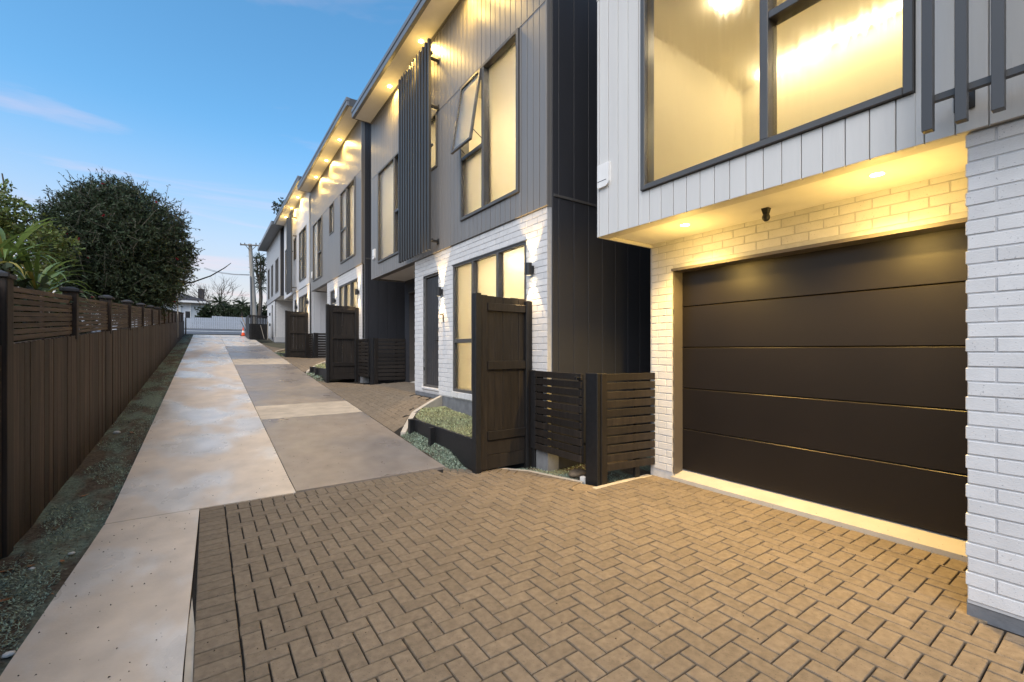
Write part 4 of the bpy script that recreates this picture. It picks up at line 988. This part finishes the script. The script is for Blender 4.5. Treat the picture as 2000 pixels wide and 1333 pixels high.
def limb(mbb, a, b_, r0, r1, rd, n=5, wob=0.12):
    a, b_ = Vector(a), Vector(b_); pts = []
    for i in range(n + 1): t = i / n; pts.append(a.lerp(b_, t) + rvec(rd) * wob * (b_ - a).length * math.sin(math.pi * t) * 0.6)
    mbb.tube(pts, [r0 + (r1 - r0) * i / n for i in range(n + 1)], 7)
    return pts
# round bottlebrush tree leaning over the fence
bt = thing('bottlebrush_tree', (-2.4, 21, 1.2), 'broad dark bottlebrush tree with red flecks overhanging the paling fence', 'tree')
rd = random.Random(5); tk = MB()
limb(tk, (-2.4, 21, 1.0), (-2.3, 21, 3.2), 0.2, 0.14, rd)
for e in ((-3.6, 20.6, 5.6), (-1.2, 21.3, 5.3), (-2.3, 19.8, 5.9), (-2.6, 22.0, 6.2), (-1.0, 20.5, 4.2), (-3.9, 21, 4.4)): limb(tk, (-2.3, 21, 3.0), e, 0.09, 0.02, rd)
tk.build('trunk', 'bark', bt)
BL = [((-2.45, 21, 5.45), (1.95, 2.0, 2.0)), ((-3.4, 20.6, 5.0), (1.3, 1.4, 1.6)), ((-1.55, 21.1, 5.0), (1.05, 1.4, 1.7)), ((-2.4, 20.4, 3.9), (1.6, 1.4, 1.15)), ((-1.75, 21.0, 3.6), (0.65, 1.1, 0.8)), ((-2.7, 21.2, 6.8), (1.2, 1.2, 0.75))]
leafy('crown', 'leaf_bottlebrush', bt, BL, 8500, 14, 0.50, 0.13, 0.02, 6, 0.5, 0.2, 900)
leafy('outer_sprays', 'leaf_bottlebrush', bt, [(c, (r[0] * 1.06, r[1] * 1.06, r[2] * 1.06)) for c, r in BL], 620, 9, 0.62, 0.10, 0.016, 9, -0.25, 0.93, 620)
rd = random.Random(8); fl = MB()
for p, d in crown_points(rd, BL, 46, 0.93): fl.tube([p, p + rvec(rd) * 0.10], 0.028, 6)
tag(fl.build('flowers', 'red_flower', bt), kind='stuff')
# a long bare shoot reaching out of the crown
MB().tube([(-1.05, 21.3, 4.05), (-0.45, 21.6, 4.25), (0.15, 21.9, 4.6), (0.62, 22.1, 5.0), (0.86, 22.2, 5.25)], [0.035, 0.032, 0.028, 0.022, 0.012], 6).build('bare_shoot', 'black_wood', bt)
# lighter tree behind
lt = thing('spreading_tree', (-5.0, 17.5, 1), 'lighter green spreading tree behind the strap-leaved plant', 'tree')
rd = random.Random(15); tk = MB(); limb(tk, (-5.0, 17.5, 0.6), (-4.7, 17.4, 4.2), 0.16, 0.09, rd)
for e in ((-5.6, 17, 6.0), (-3.9, 17.4, 5.2), (-4.6, 17.9, 6.4), (-4.2, 16.8, 4.4)): limb(tk, (-4.7, 17.4, 4.0), e, 0.06, 0.015, rd)
tk.build('trunk', 'bark', lt)
leafy('crown', 'leaf_bright', lt, [((-5.1, 17.3, 5.25), (1.2, 1.2, 0.75)), ((-4.0, 17.3, 4.55), (1.0, 1.0, 0.42)), ((-5.2, 17, 4.0), (1.0, 1.0, 0.4)), ((-4.2, 17.2, 3.65), (0.9, 0.9, 0.38)), ((-5.9, 17, 4.7), (1.2, 1.2, 0.8))], 1700, 12, 0.42, 0.11, 0.03, 16, 0.2, 0.5)
# strap-leaved plant and leafy shrub right behind the fence
sp = thing('strap_leaf_plant', (-1.85, 7.3, 1.2), 'bright green plant with long arching strap leaves spilling over the fence', 'plant')
rd = random.Random(21); st = MB()
heads = [(-1.83, 7.25, 2.52, 24), (-2.2, 8.0, 2.45, 16), (-1.72, 7.95, 2.20, 20), (-1.95, 6.95, 2.35, 16), (-1.66, 7.5, 2.28, 18)]
for hx, hy, hz, n in heads: limb(st, (hx - 0.1, hy + 0.1, 0.2), (hx, hy, hz), 0.05, 0.03, rd, 5, 0.05)
st.build('stems', 'bark', sp)
for hx, hy, hz, n in heads:
    for i in range(n):
        az = 2 * math.pi * (i / n) + rd.uniform(-0.3, 0.3); L_ = rd.uniform(0.5, 0.85); el = rd.uniform(0.35, 1.25); w = rd.uniform(0.018, 0.031); v = []; f = []; pos = Vector((hx, hy, hz)); old = rd.random() < 0.17
        ns = 7
        for s_ in range(ns + 1):
            t = s_ / ns; e2 = el - (1.9 if el < 0.9 else 1.3) * t * t; dr = Vector((math.cos(az) * math.cos(e2), math.sin(az) * math.cos(e2), math.sin(e2)))
            sd_ = Vector((-math.sin(az), math.cos(az), 0)); ww = w * (0.45 + 1.1 * t) if t < 0.5 else w * 2.0 * (1 - t) ** 0.75
            v += [tuple(pos - sd_ * ww + Vector((0, 0, ww * 0.35))), tuple(pos), tuple(pos + sd_ * ww + Vector((0, 0, ww * 0.35)))]; pos = pos + dr * L_ / ns
        for s_ in range(ns): k = s_ * 3; f += [(k, k + 1, k + 4, k + 3), (k + 1, k + 2, k + 5, k + 4)]
        MB().add(v, f).build('leaf', 'leaf_strap_old' if old else 'leaf_strap', sp, origin=(hx, hy, hz), smooth=True)
ls = thing('leafy_shrub', (-2.1, 7.6, 1.0), 'dark leafy shrub filling the space below the strap leaves behind the fence', 'shrub')
leafy('foliage', 'leaf_dark', ls, [((-2.0, 7.2, 2.05), (0.5, 0.9, 0.42)), ((-2.6, 8.4, 2.2), (0.8, 1.0, 0.6)), ((-2.3, 6.2, 1.9), (0.6, 0.8, 0.5)), ((-2.1, 9.6, 1.9), (0.6, 1.2, 0.6))], 900, 10, 0.3, 0.10, 0.034, 22, 0.3, 0.3)
limb_ = MB(); limb(limb_, (-2.1, 7.6, 0.2), (-2.1, 7.4, 1.8), 0.05, 0.02, rd); limb_.build('stem', 'bark', ls)

# ------------------------------------------------------------------ last house of the row, street end
def end_house():
    y0, y1, zb, zs, X0 = 30.2, 37.5, 4.87, 8.93, F
    root = thing('end_townhouse', (X0, 34, 2.4), 'grey end townhouse at the street, upper floor jutting over white brick', 'house', 'row of townhouses')
    wins = [(30.9, 32.3, 5.2, 7.35), (33.6, 34.5, 5.2, 7.35), (35.6, 36.5, 5.2, 7.35)]
    panel(MB(), 'x', X0 - 0.007, X0 + 0.12, y0, y1, zb, zs, wins).build('wall', 'grey_pale', root)
    m = MB()
    for r in board_list('x', X0 - 0.03, X0 - 0.008, y0 - 0.01, y1, zb, zs - 0.02, wins, 0.145): m.box(*r)
    tag(m.build('cladding', 'grey_pale', root), kind='stuff')
    box('side_wall', X0 + 0.0, 12, y0 - 0.02, y0 + 0.1, zb + 0.02, zs, 'dark_board', root); box('rear_wall', 11.9, 12.0, y0 + 0.101, y1, 2.0, zs, 'dark_board', root); box('far_wall', X0 + 0.13, 11.899, y1 - 0.1, y1 - 0.001, 2.0, zs, 'grey_pale', root)
    box('overhang_soffit', X0 - 0.005, 12, y0 + 0.0, 33.3, zb + 0.003, zb + 0.019, 'white_paint', root)
    fb = MB(); fb.box(X0 + 0.03, 11.8, 33.16, 33.3, 2.1, zb); panel(fb, 'x', X0 + 0.03, X0 + 0.15, 33.301, y1 - 0.002, 2.1, zb - 0.002, [(34.15, 34.95, 2.3, 4.65)]); fb.build('mortar_bed', 'mortar', root)
    bl = brick_list('x', X0 + 0.02, 33.16, y1, 2.42, 28, [(34.15, 34.95, 2.3, 4.65)]) + [(a[2], a[3], 33.15, 33.22, a[4], a[5]) for a in brick_list('x', 0, X0 + 0.09, 9.0, 2.42, 28, [])]
    put_pieces('brick', bl, 'white_brick', root, 0, 0.0, 'brick_courses')
    box('plinth', X0 + 0.035, 11.7, 33.165, y1 - 0.01, 1.9, 2.41, 'plinth', root)
    box('door', X0 + 0.1, X0 + 0.14, 34.16, 34.94, 2.3, 4.64, 'dark_door', root, 0.003)
    for z in (4.0, 3.25): box('wall_fitting', X0 - 0.06, X0 + 0.02, 35.5, 35.62, z, z + 0.2, 'black_metal', root, 0.004)
    for w in wins:
        f = MB(); ring(f, X0 - 0.05, X0 + 0.09, *w, 0.06); fr = f.build('window', 'frame_metal', root)
        if w[1] - w[0] > 1: box('mullion', X0 - 0.045, X0 + 0.085, w[0] + 0.62, w[0] + 0.69, w[2] + 0.06, w[3] - 0.06, 'frame_metal', fr, 0.003)
        box('pane', X0 + 0.03, X0 + 0.038, w[0] + 0.06, w[1] - 0.06, w[2] + 0.06, w[3] - 0.06, 'frosted_glass', fr)
        r = MB(); x0, x1, ya, yb, za, zb_ = X0 + 0.121, X0 + 1.6, w[0] - 0.1, w[1] + 0.1, w[2] - 0.1, w[3] + 0.1
        r.quad((x1, ya, za), (x1, yb, za), (x1, yb, zb_), (x1, ya, zb_)); r.quad((x0, ya, za), (x1, ya, za), (x1, ya, zb_), (x0, ya, zb_)); r.quad((x0, yb, za), (x0, yb, zb_), (x1, yb, zb_), (x1, yb, za)); r.quad((x0, ya, za), (x0, yb, za), (x1, yb, za), (x1, ya, za)); r.quad((x0, ya, zb_), (x1, ya, zb_), (x1, yb, zb_), (x0, yb, zb_)); r.build('room', 'room_wall', root)
    ya, ye = y0 - 0.9, y1 + 0.25
    box('eaves_soffit', 3.2, F + 0.05, ya + 0.02, ye - 0.004, zs, zs + 0.02, 'gutter_metal', root)
    box('gutter', 3.12, 3.2, ya, ye, zs - 0.01, zs + 0.2, 'gutter_metal', root, 0.006); box('barge_board', 3.201, 12.2, ya, ya + 0.019, zs - 0.01, zs + 0.19, 'frame_metal', root)
    rf = MB(); rf.add([(3.15, ya, zs + 0.19), (3.15, ye, zs + 0.19), (12.2, ye, zs + 0.5), (12.2, ya, zs + 0.5), (3.15, ya, zs + 0.16), (3.15, ye, zs + 0.16), (12.2, ye, zs + 0.16), (12.2, ya, zs + 0.16)], [(0, 3, 2, 1), (4, 5, 6, 7), (0, 1, 5, 4), (1, 2, 6, 5), (2, 3, 7, 6), (3, 0, 4, 7)]); rf.build('roof', 'roof_metal', root)
mat('grey_pale', (0.33, 0.335, 0.345), 0.45, 0.4, noise_amt=0.05)
end_house()
# black picket gate panels, props and cones by the street
def pt(px, py, Y):                                       # a photo pixel at a distance Y along the drive
    u = (px - 1000) / FPX; dx, dy_ = math.sin(TH) + u * math.cos(TH), math.cos(TH) - u * math.sin(TH); t = Y / dy_
    return Vector((dx * t, Y, EYE + t * (HZ - py) / FPX))
gt = thing('picket_gate', (2.9, 34.3, 2.3), 'black picket gate standing by the white brick of the end house', 'gate')
p0, p1, p2 = pt(482, 655, 35.0), pt(488, 660, 33.0), pt(523, 660, 33.6)
def picket_run(a, b_, n, zb_, zt_, gap_from):
    for i in range(n):
        t = (i + 0.5) / n; x, y = a.x + (b_.x - a.x) * t, a.y + (b_.y - a.y) * t; w = (b_ - a).length / n * 0.30
        box('picket', x - w, x + w, y - 0.012, y + 0.012, zb_, zt_ - 0.02 * (i % 2), 'black_wood', gt, 0.0)
picket_run(p1, p2, 11, 2.25, 3.85, 0)
x0_, x1_ = p1.x, p2.x; box('panel', x0_, x1_, 33.32, 33.345, 2.25, 3.28, 'black_wood', gt); box('rail', x0_, x1_, 33.35, 33.39, 3.75, 3.82, 'black_wood', gt)
MB().tube([(x1_ - 0.03, 33.3, 2.25), (x1_ - 0.03, 33.3, 3.45)], 0.03, 8).build('post', 'pole_wood', gt)
MB().tube([(x0_ + 0.62, 33.25, 3.2), (x1_ - 0.25, 33.15, 2.3)], 0.018, 6).build('stay', 'pole_wood', gt)
box('side_panel', x0_ - 0.03, x0_ - 0.001, 33.36, 36.4, 2.3, 3.85, 'black_wood', gt)
def cone(px, Y, label):
    b_ = pt(px, 650, Y); x, y, z = b_.x, Y, zd(Y)
    t = thing('traffic_cone', (x, y, z), label, 'traffic cone', 'cones by the street'); box('base', x - 0.19, x + 0.19, y - 0.19, y + 0.19, z, z + 0.04, 'black_metal', t, 0.01)
    MB().tube([(x, y, z + 0.04), (x, y, z + 0.26)], [0.12, 0.085], 14).build('lower_cone', 'cone_orange', t); MB().tube([(x, y, z + 0.261), (x, y, z + 0.40)], [0.084, 0.058], 14).build('reflective_band', 'road_paint', t); MB().tube([(x, y, z + 0.401), (x, y, z + 0.66)], [0.057, 0.02], 14).build('upper_cone', 'cone_orange', t)
cone(475, 37.6, 'orange traffic cone on the drive in front of the picket gate'); cone(511, 42.0, 'orange traffic cone seen through the pickets of the black gate')
br = thing('broom', (2.5, 36.8, 2.6), 'broom leaning against the black picket gate', 'broom')
a, b_ = pt(483, 646, 36.9), pt(472, 617, 36.7); MB().tube([a, b_], 0.022, 6).build('handle', 'wood_handle', br); box('head', b_.x - 0.14, b_.x + 0.14, b_.y - 0.04, b_.y + 0.04, b_.z - 0.02, b_.z + 0.05, 'black_metal', br, 0.01)
tag(MB().tube([pt(481, 648, 36.6), pt(470, 627, 36.5)], 0.02, 6).build('shovel_handle', 'black_metal'), 'dark tool handle leaning beside the broom at the picket gate', 'tool')
# pale fence across the street
ff = thing('street_fence', (2, 50, 3.5), 'pale grey vertical board fence across the street', 'fence')
m = MB(); x = -9.0
while x < 12: m.box(x, x + 0.13, 50.0, 50.02, zd(50) - 0.02, 4.62 + (0.13 if x > 0.3 else -0.06) - 0.012 * (x if x > 0 else 0)); x += 0.145
tag(m.build('boards', 'far_fence', ff), kind='stuff'); box('rail', -9, 12, 50.021, 50.06, 4.2, 4.28, 'far_fence', ff)
# weatherboard house beyond
fh = thing('weatherboard_house', (-2.5, 62, 4.2), 'pale weatherboard house with dark hip roof and brick chimney across the street', 'house')
hx1 = pt(413, 600, 62).x - 0.55; wz = 7.05; hx0 = hx1 - 11
wl = MB(); panel(wl, 'y', 62, 62.2, hx0, hx1, 4.0, wz, [(hx1 - 3.35, hx1 - 1.35, 5.0, 6.75)]); wl.box(hx1 - 0.2, hx1 - 0.001, 62.2, 70, 4.0, wz); wl.box(hx0, hx0 + 0.2, 62.2, 70, 4, wz); wl.build('wall', 'far_cladding', fh)
m = MB()
for i in range(18):
    z = 4.0 + i * 0.17
    for r in spans(hx0, hx1, z, z + 0.165, [(hx1 - 3.35, hx1 - 1.35, 5.0, 6.75)]): m.box(r[0], r[1], 61.96, 61.999, z, z + 0.16)
tag(m.build('weatherboards', 'far_cladding', fh), kind='stuff')
f = MB()
for a, b_ in ((hx1 - 3.35, hx1 - 3.2), (hx1 - 2.43, hx1 - 2.27), (hx1 - 1.5, hx1 - 1.35)): f.box(a, b_, 61.9, 62.1, 5.0, 6.75)
f.box(hx1 - 3.35, hx1 - 1.35, 61.905, 62.1, 4.88, 5.0); f.box(hx1 - 3.35, hx1 - 1.35, 61.905, 62.1, 6.75, 6.85)
fr = f.build('window', 'white_paint', fh); box('pane', hx1 - 3.2, hx1 - 2.43, 62.02, 62.04, 5.0, 6.75, 'curtain', fr); box('pane', hx1 - 2.27, hx1 - 1.5, 62.02, 62.04, 5.0, 6.75, 'curtain', fr)
r = MB(); e = 0.55; rz = 8.9
r.add([(hx0 - e, 61.3, wz + 0.02), (hx1 + e, 61.3, wz + 0.02), (hx1 + e, 70.7, wz + 0.02), (hx0 - e, 70.7, wz + 0.02), (hx0 + 3.5, 66, rz), (hx1 - 4.2, 66, rz)], [(0, 1, 5, 4), (1, 2, 5), (2, 3, 4, 5), (3, 0, 4), (0, 3, 2, 1)])
rf = r.build('roof', 'far_roof', fh); box('fascia', hx0 - e, hx1 + e, 61.24, 61.299, wz - 0.18, wz + 0.05, 'white_paint', fh); box('chimney', hx1 - 0.75, hx1 - 0.1, 63.6, 64.3, 6.6, 8.75, 'far_roof', rf)
# power pole
pp = thing('power_pole', pt(499, 625, 47), 'weathered wooden power pole with a crossarm by the street', 'pole')
b_, t_ = pt(499, 640, 47), pt(488.5, 477, 47); MB().tube([b_, b_.lerp(t_, .5), t_], [0.21, 0.19, 0.15], 12).build('shaft', 'pole_wood', pp)
a, c = pt(470, 479, 47), pt(508, 481, 47); MB().tube([a + Vector((0, -0.2, 0)), c + Vector((0, -0.2, 0))], 0.07, 4).build('crossarm', 'pole_wood', pp)
for q, w in ((pt(480, 480, 46.8), pt(487, 489, 46.8)), (pt(500, 481, 46.8), pt(491.5, 489, 46.8))): MB().tube([q, w], 0.03, 5).build('brace', 'frame_metal', pp)
for px in (470, 478, 500, 507): q = pt(px, 479.5, 46.8); MB().tube([q, q + Vector((0, 0, 0.22))], [0.06, 0.035], 8).build('insulator', 'frame_metal', pp)
MB().tube([b_ + Vector((-0.33, -0.1, 0)), pt(489, 540, 46.8)], 0.055, 8).build('cable_pipe', 'gutter_metal', pp)
for n_, (a, b_) in enumerate(((pt(487, 537, 47), pt(399, 523, 75)), (pt(487, 538, 47), pt(399, 525, 75)))):
    mid = a.lerp(b_, 0.5) - Vector((0, 0, 0.25)); tag(MB().tube([a, a.lerp(mid, .5) - Vector((0, 0, .06)), mid, mid.lerp(b_, .5) - Vector((0, 0, .06)), b_], 0.022, 4).build('overhead_wire', 'frame_metal'), 'thin overhead wire running away from the power pole', 'wire', 'overhead wires')
# street trees
def bare_tree(x, y, z, h, seed, label):
    t = thing('bare_tree', (x, y, z), label, 'tree'); rd = random.Random(seed); m = MB()
    def grow(p, d, L_, r, lvl):
        q = p + d * L_; m.tube([p, p.lerp(q, .5) + rvec(rd) * L_ * .05, q], [r, r * .85, r * .65], 5, False)
        if lvl == 0: return
        for _ in range(3 if lvl > 1 else 4): grow(p.lerp(q, rd.uniform(.55, 1)), (d + rvec(rd) * .62 + Vector((0, 0, .12))).normalized(), L_ * rd.uniform(.55, .85), r * .55, lvl - 1)
    grow(Vector((x, y, z)), Vector((0, 0, 1)), h * .22, h * .014, 1)
    for _ in range(5): grow(Vector((x, y, z + h * .2)), (Vector((0, 0, .75)) + rvec(rd) * .75).normalized(), h * .26, h * .0085, 3)
    m.build('branches', 'bark', t)
q = pt(425, 612, 58); bare_tree(q.x, 58, 4.0, 7.2, 3, 'leafless tree with fine branches beside the weatherboard house')
q = pt(392, 612, 74); bare_tree(q.x, 74, 4.3, 7.0, 4, 'leafless tree rising behind the weatherboard house roof')
hd = thing('street_hedge', pt(448, 612, 56), 'dark evergreen hedge behind the pale street fence', 'hedge')
q = pt(452, 600, 56); leafy('foliage', 'leaf_dark', hd, [((q.x - 1.2, 56, 5.1), (1.6, 1.0, 1.3)), ((q.x + 0.6, 56, 5.2), (1.7, 1.0, 1.3)), ((q.x + 2.4, 56, 5.0), (1.6, 1.0, 1.4)), ((q.x + 5.2, 56.5, 5.6), (2.2, 1.0, 2.0)), ((q.x - 2.4, 56, 4.9), (0.9, 0.9, 1.2))], 1500, 10, 0.6, 0.24, 0.08, 31, 0.1, 0.3)
MB().tube([(q.x, 56, 3.6), (q.x, 56, 5.0)], 0.12, 6).build('trunk', 'bark', hd)
def spiky(x, y, z, trunk_pts, heads, L_, label, name, nl=46):
    t = thing(name, (x, y, z), label, 'tree'); m = MB(); rd = random.Random(int(x * 100) + 7)
    for a, b_, r in trunk_pts: limb(m, a, b_, r, r * .7, rd, 4, 0.05)
    m.build('trunk', 'bark', t); c = MB()
    for hx, hy, hz in heads:
        for _ in range(nl):
            d = (rvec(rd) + Vector((0, 0, .25))).normalized(); s = d.cross(rvec(rd)).normalized() * L_ * 0.035; p = Vector((hx, hy, hz)); e = p + d * L_ * rd.uniform(.7, 1.1) - Vector((0, 0, L_ * .12)); k = len(c.v)
            c.v += [tuple(p - s * .6), tuple(p + s * .6), tuple(p.lerp(e, .5) + s + Vector((0, 0, L_ * .07))), tuple(e), tuple(p.lerp(e, .5) - s + Vector((0, 0, L_ * .07)))]; c.f.append((k, k + 1, k + 2, k + 3, k + 4))
    c.build('crown', 'leaf_dark', t)
q = pt(472, 605, 53); spiky(q.x, 53, 4, [((q.x, 53, 3.6), (q.x, 53, 5.6), .12)], [(q.x, 53, 5.6), (q.x + .1, 53, 6.3), (q.x - 1.9, 53.5, 6.4)], 1.15, 'spiky yucca with radiating leaves behind the pale street fence', 'yucca', 60)
q = pt(508, 620, 51); bz = 3.8; hds = [pt(px, py, 51) for px, py in ((500, 505), (508, 502), (515, 508), (503, 520), (511, 518), (499, 530), (517, 530), (508, 540), (505, 552), (514, 548), (510, 562))]
spiky(q.x, 51, bz, [((q.x, 51, 3.6), pt(508, 560, 51), .22), (pt(508, 565, 51), hds[0], .10), (pt(508, 565, 51), hds[2], .10), (pt(508, 560, 51), hds[5], .08), (pt(508, 562, 51), hds[6], .08), (pt(508, 560, 51), hds[1], .1)], hds, 0.85, 'tall cabbage tree with clustered spiky heads behind the power pole', 'cabbage_tree', 34)
q = pt(551, 400, 60); pz_ = zd(60); rt = thing('tall_tree', (q.x, 60, pz_), 'tall tree whose top shows above the eaves of the pale house', 'tree'); MB().tube([(q.x, 60, pz_), (q.x, 60, q.z)], [.3, .1], 8).build('trunk', 'bark', rt)
leafy('crown', 'leaf_dark', rt, [((q.x, 60, q.z - .4), (0.9, 1, 1.1)), ((q.x + 1.2, 60, q.z - 1.8), (1.5, 1, 1.3))], 220, 8, .5, .22, .08, 33, 0.1, 0.3)

# ------------------------------------------------------------------ small litter
def leaf_litter(px, py, s, seed):
    u = (px - 1000) / FPX; v_ = (py - HZ) / FPX; t = EYE / v_ * 1.0; dx, dy_ = math.sin(TH) + u * math.cos(TH), math.cos(TH) - u * math.sin(TH)
    x, y = dx * t, dy_ * t; z = (zd(y) + vz(x, y) if x < -0.78 else zd(y)) + 0.008; a = seed * 1.7; m = MB()
    pts = [(-1, 0, .1), (-.4, .35, 0), (.4, .3, .05), (1, 0, .25), (.4, -.3, .12), (-.4, -.35, .02)]
    m.add([(x + s * (p[0] * math.cos(a) - p[1] * math.sin(a)), y + s * (p[0] * math.sin(a) + p[1] * math.cos(a)), z + s * p[2]) for p in pts] + [(x, y, z - .002)], [(0, 1, 6), (1, 2, 6), (2, 3, 6), (3, 4, 6), (4, 5, 6), (5, 0, 6)])
    tag(m.build('fallen_leaf', 'dry_leaf'), 'dry orange-brown leaf lying on the mulched verge beside the fence', 'leaf', 'fallen leaves on the verge')
for i, (px, py, s) in enumerate(((12, 1110, .045), (100, 1145, .05), (5, 1160, .05), (122, 1086, .04), (165, 975, .045), (258, 878, .06), (60, 1100, .03), (140, 1010, .03))): leaf_litter(px, py, s, i)
for px, py, s in ((228, 879, .05), (140, 1071, .022), (35, 1260, .028), (62, 1104, .02)):
    u = (px - 1000) / FPX; t = EYE * FPX / (py - HZ); x, y = (math.sin(TH) + u * math.cos(TH)) * t, (math.cos(TH) - u * math.sin(TH)) * t; x = min(x, -0.86)
    tag(blob('pebble', (x, y, zd(y) + vz(x, y) + s * .3), (s, s * .8, s * .5), 'stone_white', None, px, 6), 'small white stone lying on the mulched verge', 'stone', 'white stones on the verge')
rd = random.Random(77); m = MB()
for _ in range(700):
    y = 1.2 + 13 * rd.random() ** 1.7; x = rd.uniform(LE(y), XR - .05) if y > 5.4 else (rd.uniform(LE(y), -.12) if rd.random() < .45 else rd.uniform(0, 4.2))
    if y <= 5.4 and x > 3.4 and y > 3.4: continue
    s = rd.uniform(.003, .009); z = zd(y) + .003; a = rd.uniform(0, 6.28); k = len(m.v)
    m.v += [(x + s * math.cos(a), y + s * math.sin(a), z), (x + s * .6 * math.cos(a + 2), y + s * .6 * math.sin(a + 2), z), (x + s * .6 * math.cos(a + 4), y + s * .6 * math.sin(a + 4), z), (x, y, z + s * .7)]; m.f += [(k, k + 1, k + 3), (k + 1, k + 2, k + 3), (k + 2, k, k + 3)]
tag(m.build('grit', 'debris', origin=(0, 0, 0)), 'scattered dark crumbs of grit on the driveway and pavers', 'grit', None, 'stuff')
